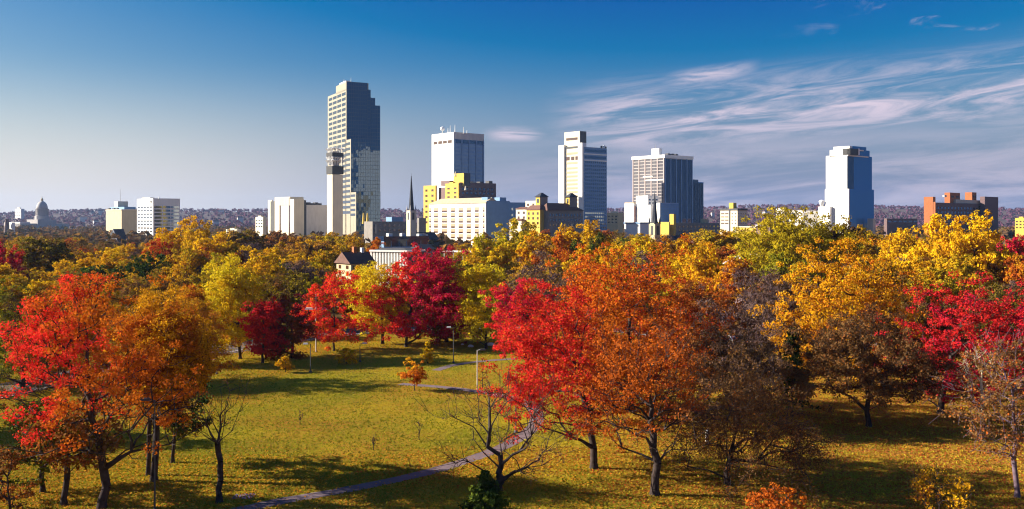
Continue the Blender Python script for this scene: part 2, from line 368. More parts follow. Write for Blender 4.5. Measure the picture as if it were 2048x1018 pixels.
    MB().box(d[0] + .2, d[1] - .1, d[2] - .08, d[2] + .1, 0, b.z(278)).build('painted_shade_panel', M['bluewall'], b.root)  # blue sheet puts the right face's shade into its colour
    b.rib('R', d, M['bluewall'], 5, 1.6, py=(278, 391), proud=.6)  # piers coloured with the same painted shade
    dish(b, 885, 257.5); mast(b, 885, 258, 265, 6, .5, 'dish_mount')
    for px, t in ((900.5, 251), (910, 249), (927, 254), (896, 256), (934, 260)): mast(b, px, t, 265, 8, .35, mat='white')
    b = Bd('yellow_hotel', 'yellow brick stepped hotel in front of the white tower', 'hotel', 917, 810)
    o, d = b.vol('main_block', M['yellow'], 890.5, 917, 992, 366); o2, d2 = b.vol('end_wing', M['yellow'], 847, 871, 874, 370.5)
    MB().box(3.5, 20, b.L(890.5), b.L(871), 0, b.z(373)).build('recess_wall', M['dbrick'], b.root)
    MB().box(d[0] + 1, d[1] - .1, -.25, .12, 0, d[5] + .6).build('painted_shade_wall', M['dbrick'], b.root)  # darker brick colours in the shade of the right wall
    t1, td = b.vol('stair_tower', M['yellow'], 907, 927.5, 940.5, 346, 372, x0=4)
    MB().box(td[0] + .6, td[1], td[2] - .2, td[2] + .1, td[4], td[5]).build('painted_shade_side', M['dkgrey'], b.root)  # dark grey overlay paints the shade on this side
    b.grid('L', d2, M['bwin'], 2, 7, fc=.35, fr=.4, py=(375, 450)); b.grid('L', d, M['bwin'], 2, 3, fc=.35, fr=.4, py=(372, 398)); b.grid('R', d, M['dwin'], 8, 2, fc=.4, fr=.45, py=(373, 390), a=(.05, .95), proud=.35)
    for pl, pr, t, mt in ((882, 899, 361, 'dbrick'), (899, 906, 364, 'yellow')): b.roofbox('roof_plant', M[mt], pl, pr, t, 371, 2)
    for px in (945, 960, 978):
        x = b.Rr(px, 3); MB().box(x, x + 4, 3, 8, d[5], d[5] + 1.8 + (px % 7) * .2).build('roof_unit', M['lgrey' if px == 945 else 'dkgrey'], b.root)
    mast(b, 911, 343, 350, 4, .8, 'flue', 'cream'); mast(b, 931, 372, 378, 2, .8, 'flue', 'cream')
    b = Bd('ribbed_block', 'white block with vertical strips of beige windows and a plain blue side', 'building', 971.5, 740)
    o, d = b.vol('main_block', M['white'], 858, 971.5, 1019, 405)
    y1 = d[3]
    MB().add([(-.6, -.2, d[5] - .4), (-.6, y1 + .2, d[5] - .4), (6, y1 - 9, b.z(394.5)), (6, -.2, b.z(394.5)), (14, -.2, d[5] - .4), (14, y1, d[5] - .4)],
             [(0, 3, 2, 1), (3, 4, 5, 2), (0, 4, 3), (1, 2, 5), (0, 1, 5, 4)]).build('sloping_roof', M['tanroof'], b.root)
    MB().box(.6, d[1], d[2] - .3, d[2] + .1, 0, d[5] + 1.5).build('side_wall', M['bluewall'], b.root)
    for px, w in ((860.5, 4), (872, 8), (889, 11), (906, 8), (921.5, 9), (937.5, 9), (953.5, 8), (967.5, 3)):
        sp = [(b.L(px + w / 2), b.L(px - w / 2), b.z(414 + 11 * j + 9.4), b.z(414 + 11 * j)) for j in range(7)]
        b._put('L', d, sp, M['beigewin'], 'window', .15, None)
        sp = [(b.L(px + w / 2 * .9), b.L(px - w / 2 * .9), b.z(414 + 11 * j + 9.4), b.z(414 + 11 * j + 6.3)) for j in range(7)]
        b._put('L', d, sp, M['bwin'], 'window_pane', .2, None)
    for px, w in ((982, 14), (1006, 13)):
        x = b.Rr(px - w / 2, 1.5); MB().box(x, b.Rr(px + w / 2, 1.5), 1.5, 9, d[5], b.z(394)).build('roof_plant', M['bluewall'], b.root)
    b = Bd('blue_annex', 'low blue grey wall between ribbed block and the towered hotel', 'building', 1012, 800)
    o, d = b.vol('wall', M['bluewall'], 1000, 1012, 1053, 404.5); b.grid('R', d, M['dwin'], 5, 2, fc=.4, fr=.4, py=(412, 436))
    b.roofbox('roof_unit', M['dkgrey'], 1003, 1008, 402.5, 405, 2)
    # --- old hotel with two hat-roofed towers
    b = Bd('towered_hotel', 'old hotel with brown tiled roof and two pyramid-hatted yellow turrets', 'hotel', 1095, 690)
    o, d = b.vol('main_block', M['stone'], 1080, 1095, 1166, 421)
    ze, zr = d[5], b.z(406, 6, 5)
    MB().add([(-.8, -.8, ze), (d[1] + .8, -.8, ze), (d[1] + .8, d[3] + .8, ze), (-.8, d[3] + .8, ze), (3, d[3] / 2, zr), (d[1] - 10, d[3] / 2, zr)],
             [(0, 1, 5, 4), (1, 2, 5), (2, 3, 4, 5), (3, 0, 4), (3, 2, 1, 0)]).build('roof', M['roof'], b.root)
    b.grid('R', d, M['dwin'], 11, 3, fc=.4, fr=.5, py=(425, 455), a=(.03, .97))
    for nm, pl, pc, pr, t, x0 in (('front_wing', 1053, 1080, 1096, 419, -4), ('end_wing', 1032, 1053, 1062, 417.5, 1.), ('upper_wing', 1051, 1072, 1082, 401.5, 6), ('low_wing', 1019, 1043, 1054, 441, -8)):
        oo, dd = b.vol(nm, M['yellow' if nm == 'front_wing' else 'cream'], pl, pc, pr, t, x0=x0)
        if nm != 'low_wing': b.grid('L', dd, M['bwin'], 3 if nm == 'front_wing' else 2, 3, fc=.36, fr=.5, py=(t + 3, t + 32))
        x0_, x1_, y0_, y1_, _, zt = dd
        if nm != 'upper_wing': MB().frustum(x0_ - .8, x1_ + .8, y0_ - .8, y1_ + .8, zt - .1, zt + (3.2 if nm == 'front_wing' else 1.4), 3, 3).build('tiled_roof', M['roof'], b.root)
    for pl, pc, pr, t, x0 in ((1071.5, 1080, 1095, 393, 2), (1131.5, 1139, 1154, 393.5, 0)):
        if pl > 1100: oo, dd = b.vol('turret', M['yellow'], pl, pc, pr, t, y0=2.)
        else: oo, dd = b.vol('turret', M['yellow'], pl, pc, pr, t, x0=x0)
        x0_, x1_, y0_, y1_, _, zt = dd
        b.grid('L', dd, M['dwin'], 1, 1, fc=.45, fr=.9, py=(t + 4, t + 13)); b.grid('R', dd, M['dwin'], 1, 1, fc=.45, fr=.9, py=(t + 4, t + 13))
        MB().box(x0_ + .2, x1_, y0_ - .18, y0_ + .1, 0, zt - .1).build('painted_shade_face', M['stone'], oo)  # darker stone overlay, shade painted on the turret's right side
        MB().frustum(x0_ - .9, x1_ + .9, y0_ - .9, y1_ + .9, zt - .2, zt + 2.9, (x1_ - x0_) / 2 + .4, (y1_ - y0_) / 2 + .4).build('pyramid_roof', M['slate'], oo)
    # --- white slotted tower
    b = Bd('slotted_tower', 'cream tower with ladder of window slots and a taller stair head', 'skyscraper', 1167.5, 1040)
    o, d = b.vol('tower_body', M['cream'], 1120, 1167.5, 1213.3, 293.5); _, dh = b.vol('stair_head', M['cream'], 1128.6, 1159.5, 1172.5, 262, 300, x0=1)
    MB().box(dh[0] + .3, dh[1], dh[2] - .25, dh[2] + .1, dh[4], dh[5]).build('painted_head_shade', M['dkgrey'], b.root)  # dark overlay stands in for shade on the head's right side
    MB().box(-2.2, 8, b.L(1130.5), b.L(1120), 0, b.z(287)).build('side_fin', M['white'], b.root)
    MB().box(-2.4, 4, b.L(1167.5), b.L(1159), 0, b.z(285.5)).build('corner_fin', M['white'], b.root)
    MB().box(dh[0] - .3, dh[0] + .1, b.L(1155, 1), b.L(1132.5, 1), b.z(277.8), b.z(273)).build('louvre', M['bwin'], b.root)
    for t in (291, 303, 322.5, 333, 341.5, 349.5, 357.5, 365.5, 373.5, 381.5, 389.5, 397.5, 405.5, 413.5, 421.5):
        MB().box(-.3, .1, b.L(1156), b.L(1133), b.z(t + 4), b.z(t)).build('window_band', M['dwin' if t == 291 else 'beigewin'], b.root)
    for px in (1136, 1145.5, 1154): MB().box(-.35, .1, b.L(px + 3), b.L(px - 3), b.z(318.5), b.z(311.5)).build('square_window', M['bwin'], b.root)
    MB().box(.4, d[1], -.25, .1, 0, b.z(294)).build('shade_tone_face', M['bluewall'], b.root)  # blue-grey overlay, shade painted over the cream right face
    for j in range(19):
        z1 = b.z(322 + 7.3 * j)
        sp = [(d[0] + (d[1] - d[0]) * (.06 + .92 * i / 11), d[0] + (d[1] - d[0]) * (.06 + .92 * (i + .62) / 11), z1 - 2, z1) for i in range(11)]
        if j < 9: b._put('R', d, sp, M['dwin'], 'window', .4, None)
        else:
            mb = MB()
            for a0, a1, za, zb in sp: mb.box(a0, a1, d[2] - .4, d[2] + .1, za, zb)
            mb.build('window_band', M['dwin'], b.root)
    for t in (307.5, 320): MB().box(.2, d[1], -.6, .1, b.z(t + 1.3), b.z(t - 1.3)).build('white_course', M['white'], b.root)
    for t in (300, 313.5): MB().box(2, d[1] - 1, -.42, .1, b.z(t + 3), b.z(t - 2)).build('dark_course', M['dwin'], b.root)
    for px, t in ((1203, 288.5), (1208, 286.5), (1211, 289)):
        x = b.Rr(px, 4); MB().lathe([(1, d[5] - .2), (1.3, b.z(t + 2)), (.9, b.z(t))], x, 4, 8).build('roof_dish', M['dkgrey' if px != 1208 else 'horn'], b.root)
    # --- the broad grey tower, the dark tower behind it
    b = Bd('pinstriped_tower', 'broad tower with pinkish ribbed left face and deep blue right face', 'skyscraper', 1329, 1080)
    o, d = b.vol('tower_body', M['grey'], 1265.8, 1329, 1384.4, 311)
    for face in 'LR':
        b.rib(face, d, M['pink' if face == 'L' else 'bluewall'], 6, 1.5, py=(316, 470), proud=.8)  # right piers turn from pink to blue: shade put into their colour
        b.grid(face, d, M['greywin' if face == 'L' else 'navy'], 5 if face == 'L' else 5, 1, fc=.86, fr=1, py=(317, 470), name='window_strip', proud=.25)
    for j in range(19):
        z1 = b.z(320 + 6.6 * j)
        MB().box(-.55, .1, 0, d[3], z1 - .8, z1).build('spandrel', M['grey'], b.root)
    MB().box(-1.2, d[1] + 1, -1.2, d[3] + 1, b.z(316), d[5] + 1).build('cornice', M['white'], b.root)
    for pl, pr, t in ((1287, 1306, 351.5), (1292, 1328, 359)): MB().box(-.9, .1, b.L(pr), b.L(pl), b.z(t + 1.4), b.z(t - 1)).build('white_course', M['white'], b.root)
    b.vol('penthouse', M['white'], 1302.7, 1318, 1324, 296.5, 313, x0=6)
    for px in (1336, 1345, 1352):
        x = b.Rr(px, 3); MB().box(x, x + 3.4, 3, 7, d[5] + .5, b.z(305.5)).build('roof_unit', M['dkgrey'], b.root)
    mast(b, 1311, 289, 297, 10, .3)
    b = Bd('dark_tower', 'narrow dark glass tower half hidden behind pinstriped tower', 'skyscraper', 1378, 1180)
    o, d = b.vol('tower_body', M['navy'], 1365, 1378, 1406.5, 365); MB().box(0, b.Rr(1396.5), .0, d[3], d[5] - .5, b.z(358.5)).build('upper_block', M['navy'], b.root)
    MB().box(b.Rr(1396.5), d[1] + .2, -.3, d[3], d[5] - .4, d[5] + 1).build('parapet', M['tglass'], b.root)
    b.rib('R', d, M['mullion'], 9, .5, proud=.3, name='mullion')
    # --- medical blocks at its foot
    b = Bd('white_clinic', 'white clinic blocks stepping up at the foot of pinstriped tower', 'hospital', 1296, 800)
    o, d = b.vol('tall_block', M['white'], 1272, 1296, 1317, 391); b.grid('R', d, M['dwin'], 3, 6, fc=.5, fr=.45, py=(396, 436))
    MB().box(-1.5, 5, b.L(1272.5), b.L(1267), 0, b.z(412)).build('link_wall', M['dbrick'], b.root)
    _, d2 = b.vol('west_block', M['white'], 1249, 1267, 1270, 407, x0=-2); b.grid('L', d2, M['dwin'], 3, 4, fc=.25, fr=.3, py=(412, 436))
    MB().box(-1.9, 6, d2[2], d2[3], d2[5], d2[5] + 1).build('parapet', M['tanroof'], b.root)
    _, d3 = b.vol('east_block', M['white'], 1313, 1320, 1357, 405.5, x0=-6); MB().box(d3[0] + .4, d3[1], d3[2] - .25, d3[2] + .1, 0, d3[5] - .3).build('shade_blue_face', M['bluewall'], b.root)  # blue overlay paints shade on the white block's right face
    b.grid('R', d3, M['lwin'], 6, 5, fc=.62, fr=.42, py=(411, 440), proud=.4); b.vol('front_block', M['white'], 1293, 1302, 1312, 411, x0=-9)
    mast(b, 1288, 386, 392, 4, .4)
    b = Bd('blue_roofed_shop', 'low building with blue roof below the white clinic', 'building', 1280, 700); b.vol('wall', M['white'], 1249, 1280, 1305, 447)
    MB().box(-.5, b.Rr(1306), -.5, b.L(1248), b.z(447.2), b.z(444.6)).build('roof', M['bluewall'], b.root)
    b = Bd('long_brick_school', 'long dark brick building with small windows right of the right steeple', 'building', 1347, 760)
    o, d = b.vol('wall', M['stone'], 1313, 1347, 1439, 446); b.grid('R', d, M['dwin'], 12, 2, fc=.35, fr=.4, py=(449, 466))
    b.vol('yellow_stair', M['yellow'], 1339, 1347.5, 1352, 428, x0=-.4); b.vol('low_wing', M['yellow'], 1310, 1338, 1340, 444, x0=-5)
    x = b.Rr(1408, 3); MB().box(x, x + 5, 3, 7, d[5], b.z(437)).build('roof_hut', M['tan'], b.root)
    b = Bd('little_white_office', 'small cream office with a yellow rooftop stair box', 'building', 1475, 850)
    o, d = b.vol('main_block', M['cream'], 1440.6, 1475, 1494, 419.5); MB().box(-.4, d[1] + .4, -.4, d[3] + .4, d[5] - .5, d[5] + 1.2).build('parapet', M['dkgrey'], b.root)
    b.grid('L', d, M['bwin'], 2, 4, fc=.8, fr=.28, a=(.02, .5), py=(424, 450), name='window_band'); b.grid('L', d, M['bwin'], 2, 4, fc=.3, fr=.28, a=(.6, .98), py=(424, 450))
    b.grid('R', d, M['dwin'], 4, 4, fc=.5, fr=.3, py=(424, 450)); b.vol('stair_box', M['yellow'], 1458, 1466.5, 1473, 405.5, 420, x0=3)
    MB().box(-.5, .1, b.L(1460), b.L(1458.5), 0, d[5]).build('dark_joint', M['dkgrey'], b.root)
    b = Bd('yellow_warehouse', 'low yellow wall in the trees right of the small cream office', 'building', 1518, 700); o, d = b.vol('wall', M['yellow'], 1472, 1518, 1524, 455)
    MB().box(-.4, d[1], -.4, d[3], d[5], d[5] + .8).build('coping', M['cream'], b.root); b.grid('L', d, M['bwin'], 6, 1, fc=.3, fr=.4, py=(458, 465))
    b = Bd('hilltop_store', 'white low store on the wooded rise left of the stepped white tower', 'building', 1606, 1000)
    o, d = b.vol('wall', M['white'], 1560, 1606, 1640, 421); b.vol('sign_block', M['white'], 1552, 1567, 1572, 417, x0=-4); b.grid('L', d, M['dwin'], 6, 1, fc=.5, fr=.5, py=(424, 430))
    b = Bd('grey_shed', 'flat grey roofed shed among trees left of the big green tree', 'shed', 1540, 620); b.vol('wall', M['dbrick'], 1512, 1540, 1562, 452); MB().box(-.6, b.Rr(1563), -.6, b.L(1511), b.z(452.2), b.z(449.5)).build('roof', M['lgrey'], b.root)
    # --- stepped white tower with blue glass flank
    b = Bd('stepped_white_tower', 'white stepped tower with pale blue flank and dark notched corner', 'skyscraper', 1694.3, 960)
    o, d = b.vol('tower_body', M['white'], 1651.8, 1694.3, 1743.5, 309.6)
    b.vol('shoulder_block', M['white'], 1659.5, 1696, 1737, 298, 312); b.vol('crown_block', M['white'], 1666.5, 1699, 1727.5, 291.8, 300)
    _, dl = b.vol('lower_block', M['white'], 1649.8, 1697.6, 1747.5, 377.6, x0=-1.2)
    for (pl, pr, t, bt, y) in ((1695, 1743.3, 309.8, 378, -.2), ):
        MB().box(b.Rr(1707), b.Rr(pr), -.3, .1, b.z(bt), b.z(t)).build('glass_wall', M['tglass'], b.root)
        MB().box(.1, b.Rr(1707), -.32, .1, b.z(bt), b.z(t)).build('dark_strip', M['navy'], b.root)
    for nm, pr, t, bt in (('shoulder_glass', 1736.6, 298, 309.8), ('crown_glass', 1727, 291.8, 298)):
        MB().box(b.Rr(1700), b.Rr(pr), b.L(1696.5 if 'sh' in nm else 1699.5) - .3, .1, b.z(bt), b.z(t)).build(nm, M['tglass'], b.root)
    MB().box(dl[0] + 1.5, dl[1] - .1, dl[2] - .3, dl[2] + .1, 0, dl[5]).build('lower_glass', M['tglass'], b.root)
    nb = MB(); zA, zB = b.z(309.3), b.z(297); yn = b.L(1699.5) - .8
    nb.box(-.35, .2, yn, b.L(1686), zA, zB); nb.box(-.35, b.Rr(1710), yn - .05, 0, zA, zB); nb.build('dark_notch', M['black'], b.root)
    MB().box(b.Rr(1710), b.Rr(1712.5), yn - .1, 0, zA, zB + .5).build('white_post', M['white'], b.root)
    _, dp = b.vol('podium', M['white'], 1636.5, 1660, 1664, 413, x0=-5); x = b.Rr(1737, -9); b.vol('entrance_block', M['cream'], 1735, 1746, 1751, 437, y0=-12)
    MB().lathe([(1.5, b.z(413)), (2.4, b.z(405)), (3, b.z(402)), (2, b.z(399.5)), (.2, b.z(398.8))], -2, b.L(1643.5, -2), 12).build('roof_tank', M['horn'], b.root, smooth=True)
    # --- brown brick block at right
    b = Bd('brick_block', 'orange brick end wall and dark long front with stepped brick penthouses', 'building', 1871, 850, 46)
    o, d = b.vol('main_block', M['dbrick'], 1848, 1871, 1972, 405); _, dw = b.vol('end_wing', M['brick'], 1847.8, 1866, 1871, 393.5, x0=-.5)
    MB().box(-.3, .1, 0, b.L(1866), 0, d[5] + .6).build('end_wall', M['brick'], b.root); _, de = b.vol('east_wing', M['dbrick'], 1960, 1969.6, 1996.5, 393, y0=-6)  # orange end and brown front colour one brick as lit and shaded
    for pl, pc, pr, t, y in ((1889, 1900, 1920, 385, 4), (1930, 1944, 1953, 384.5, 5)): oo, dd = b.vol('penthouse', M['brick'], pl, pc, pr, t, 408, y0=y); b.grid('R', dd, M['black'], 2, 1, fc=.5, fr=.5, py=(t + 4, t + 12))
    MB().box(b.Rr(1916), b.Rr(1969), 2, 8, d[5], b.z(397)).build('roof_plant', M['cream'], b.root); b.grid('R', d, M['dwin'], 14, 4, fc=.4, fr=.45, py=(411, 447), a=(.02, .9))
    b.roofbox('roof_unit', M['lgrey'], 1885, 1889, 390, 394, 6)
    b = Bd('low_dark_hall', 'low flat dark hall far behind between white tower and brick block', 'building', 1774, 1100); o, d = b.vol('wall', M['dbrick'], 1768, 1774, 1835, 437); b.grid('R', d, M['dwin'], 6, 1, fc=.6, fr=.5, py=(440, 446))
    # --- steeples
    for nm, lab, px, pt, pb, hw, Yd in (('left_church', 'stone church with tall slim black steeple right of the skyscraper', 822.6, 352, 421, 5.6, 620), ('right_church', 'black pointed steeple on tan church tower before white clinic', 1309.3, 387, 446, 6.5, 480)):
        b = Bd('steepled_church', lab, 'church', px, Yd); w = hw / F * Yd; zb = b.z(pb); zt = b.z(pt)
        MB().lathe([(w * 1.25, zb - .6), (w * .95, zb + (zt - zb) * .06), (w * .1, zt)], 0, 0, 8).build('spire', M['slate'], b.root)
        MB().tube([(0, 0, zt - .5), (0, 0, zt + 1.6)], .1, 5).build('finial', M['steel'], b.root)
        t = MB().box(-w * 1.25, w * 1.25, -w * 1.25, w * 1.25, 0, zb).build('bell_tower', M['cream' if Yd > 500 else 'tan'], b.root)
        for sx, sy in ((1, 1), (1, -1), (-1, 1), (-1, -1)): MB().lathe([(w * .3, zb - .5), (w * .28, zb + w * .6), (.05, zb + w * 1.9)], sx * w * 1.1, sy * w * 1.1, 6).build('pinnacle', M['slate' if Yd < 500 else 'lgrey'], t)
        MB().box(-w * 1.33, -w * 1.2, -w * .4, w * .4, zb - 6, zb - 1.4).build('belfry_opening', M['dkgrey'], t); MB().box(-w * .4, w * .4, -w * 1.33, -w * 1.2, zb - 6, zb - 1.4).build('belfry_opening', M['dkgrey'], t)
        MB().box(w * 1.2, w * 1.2 + 16, -5, 6, 0, 9).build('nave_wall', M['stone'], b.root); MB().prism([(-5.6, 8.9), (6.6, 8.9), (.5, 14)], 0, w * 1.1, w * 1.2 + 16.5).build('nave_roof', M['slate'], b.root)
    b = Bd('stone_school', 'long dark stone building with lit window left of the left steeple', 'building', 745, 700); o, d = b.vol('wall', M['stone'], 728, 745, 812, 443); b.grid('R', d, M['dwin'], 7, 2, fc=.3, fr=.4, py=(446, 466))
    b.vol('yellow_gable', M['cream'], 746, 751, 753, 449, 467, y0=-1.)
    MB().box(b.Rr(785), b.Rr(808), 1, 9, d[5], b.z(434)).build('roof_plant', M['bluewall'], b.root); b.vol('east_wing', M['stone'], 834, 838, 852, 436, y0=0.)
    for px in (727, 735): mast(b, px, 426, 445, 4, 1., 'chimney', 'yellow')
    b = Bd('flat_dark_store', 'dark blue flat roofed store in front of the ribbed block', 'store', 768, 520); o, d = b.vol('wall', M['bluewall'], 752, 768, 856, 474)
    MB().box(-.3, d[1] + .3, -.4, d[3] + .3, d[5] - 2.2, d[5] + .3).build('fascia', M['navy'], b.root); b.grid('R', d, M['navy'], 6, 1, fc=.9, fr=.9, py=(481, 494))
    for px, mt in ((777, 'white'), (804, 'lgrey'), (838, 'white'), (844, 'lgrey'), (848, 'white')):
        x = b.Rr(px, 3); MB().box(x, x + 2.6, 3, 5.4, d[5], d[5] + 1.9 - (px % 3) * .4).build('roof_unit', M[mt], b.root)

skyline()

# ------------------------------------------------------------------ trees
PAL = dict(
    yellow=(.68, .43, .010), lemon=(.62, .50, .02), gold=(.60, .31, .010), orange=(.56, .15, .012), dorange=(.44, .10, .012), red=(.56, .024, .02), crimson=(.48, .010, .055), scarlet=(.74, .035, .028),
    dcrimson=(.18, .01, .03), rust=(.27, .08, .016), brown=(.19, .10, .035), dbrown=(.085, .045, .022), olive=(.40, .29, .012), dolive=(.19, .15, .013), green=(.13, .16, .013),
    dgreen=(.03, .055, .014), grey=(.12, .08, .075), pgrey=(.10, .065, .075), ygreen=(.44, .38, .014), ogreen=(.25, .235, .012))
PROF = dict(round=[.35, .82, 1, .95, .74, .25], oval=[.42, .86, 1, .86, .6, .15], pyr=[.72, 1, .88, .68, .45, .1], dome=[.78, 1, .98, .87, .64, .22], cone=[1, .84, .63, .42, .22, .03],
            vase=[.2, .52, .82, 1, .88, .35], weep=[1, 1, .97, .88, .68, .25], spread=[.6, .9, 1, .95, .7, .2])
TUBE = 5

def wood_mesh(name, P, parent, rad):
    """tapered tubes along every edge of the branch tree"""
    idx = np.array([i for i in range(len(P)) if parent[i] >= 0]); p1 = P[idx]; p0 = P[parent[idx]]; r0 = rad[parent[idx]].copy(); r1 = rad[idx]
    r0 = np.minimum(r0, r1 * 1.7)
    d = p1 - p0; L = np.linalg.norm(d, axis=1, keepdims=True) + 1e-6; d = d / L
    ref = np.where(np.abs(d[:, 2:3]) > .9, np.array([[1., 0, 0]]), np.array([[0, 0, 1.]])); u = np.cross(d, ref); u /= np.linalg.norm(u, axis=1, keepdims=True); w = np.cross(d, u)
    a = np.arange(TUBE) * 2 * math.pi / TUBE; ca, sa = np.cos(a)[None, :, None], np.sin(a)[None, :, None]
    ring = u[:, None] * ca + w[:, None] * sa
    A = p0[:, None] + ring * r0[:, None, None]; B = p1[:, None] + ring * r1[:, None, None]
    n = len(idx); V = np.concatenate([A, B], 1).reshape(-1, 3); base = (np.arange(n) * 2 * TUBE)[:, None]; k = np.arange(TUBE)[None]; k2 = (k + 1) % TUBE
    Q = np.stack([base + k, base + k2, base + TUBE + k2, base + TUBE + k], 2).reshape(-1, 4)
    return np_mesh(name, V, Q, True)

def grow(P, ntrunk, bf=.35, down=.8):
    """connect branch points to a trunk polyline, balancing short twigs against short paths"""
    n = len(P); par = np.full(n, -1); path = np.zeros(n); conn = np.zeros(n, bool)
    for i in range(ntrunk):
        conn[i] = True; par[i] = i - 1
        if i: path[i] = path[i - 1] + np.linalg.norm(P[i] - P[i - 1]) * .6
    best = np.full(n, 1e9); bj = np.zeros(n, int)
    def relax(j):
        d = P - P[j]; dist = np.sqrt((d ** 2).sum(1)); c = dist + bf * path[j] + down * np.maximum(0, P[j, 2] - P[:, 2]) + .35 * np.maximum(0, dist - 2 * np.abs(d[:, 2]) - 1.5) * (j < ntrunk)
        m = (c < best) & ~conn; best[m] = c[m]; bj[m] = j
    for j in range(1, ntrunk): relax(j)
    for _ in range(n - ntrunk):
        i = int(np.argmin(np.where(conn, 1e9, best))); conn[i] = True; par[i] = bj[i]; path[i] = path[par[i]] + np.linalg.norm(P[i] - P[par[i]]); relax(i)
    return par

def branch_radii(P, par, rtip, rbase):
    n = len(P); cnt = np.zeros(n); kids = np.zeros(n, int)
    order = []; ch = [[] for _ in range(n)]
    for i in range(n):
        if par[i] >= 0: ch[par[i]].append(i)
    st = [0]
    while st: j = st.pop(); order.append(j); st += ch[j]
    for j in reversed(order): cnt[j] = sum(cnt[c] for c in ch[j]) or 1
    ex = math.log(rbase / rtip) / math.log(max(cnt[0], 2)); return rtip * cnt ** ex, ch

def cards(rng, C, nrm, ls, asp, up=.25, rnd=.9):
    """leaf cards (rhombi) at points C, turned outwards along nrm with scatter"""
    n = len(C); v = nrm * .75 + rng.normal(size=(n, 3)) * rnd * .6 + np.array([0, 0, up]); v /= np.linalg.norm(v, axis=1, keepdims=True) + 1e-6
    t = np.cross(v, rng.normal(size=(n, 3))); t /= np.linalg.norm(t, axis=1, keepdims=True) + 1e-6; w = np.cross(v, t)
    s = ls * rng.uniform(.6, 1.35, (n, 1)); a = t * s * .5; b = w * s * .5 * asp; sh = rng.uniform(-.25, .25, (n, 1))
    V = np.stack([C - a, C + b + a * sh, C + a, C - b + a * sh], 1).reshape(-1, 3); Q = np.arange(4 * n).reshape(-1, 4)
    return V, Q

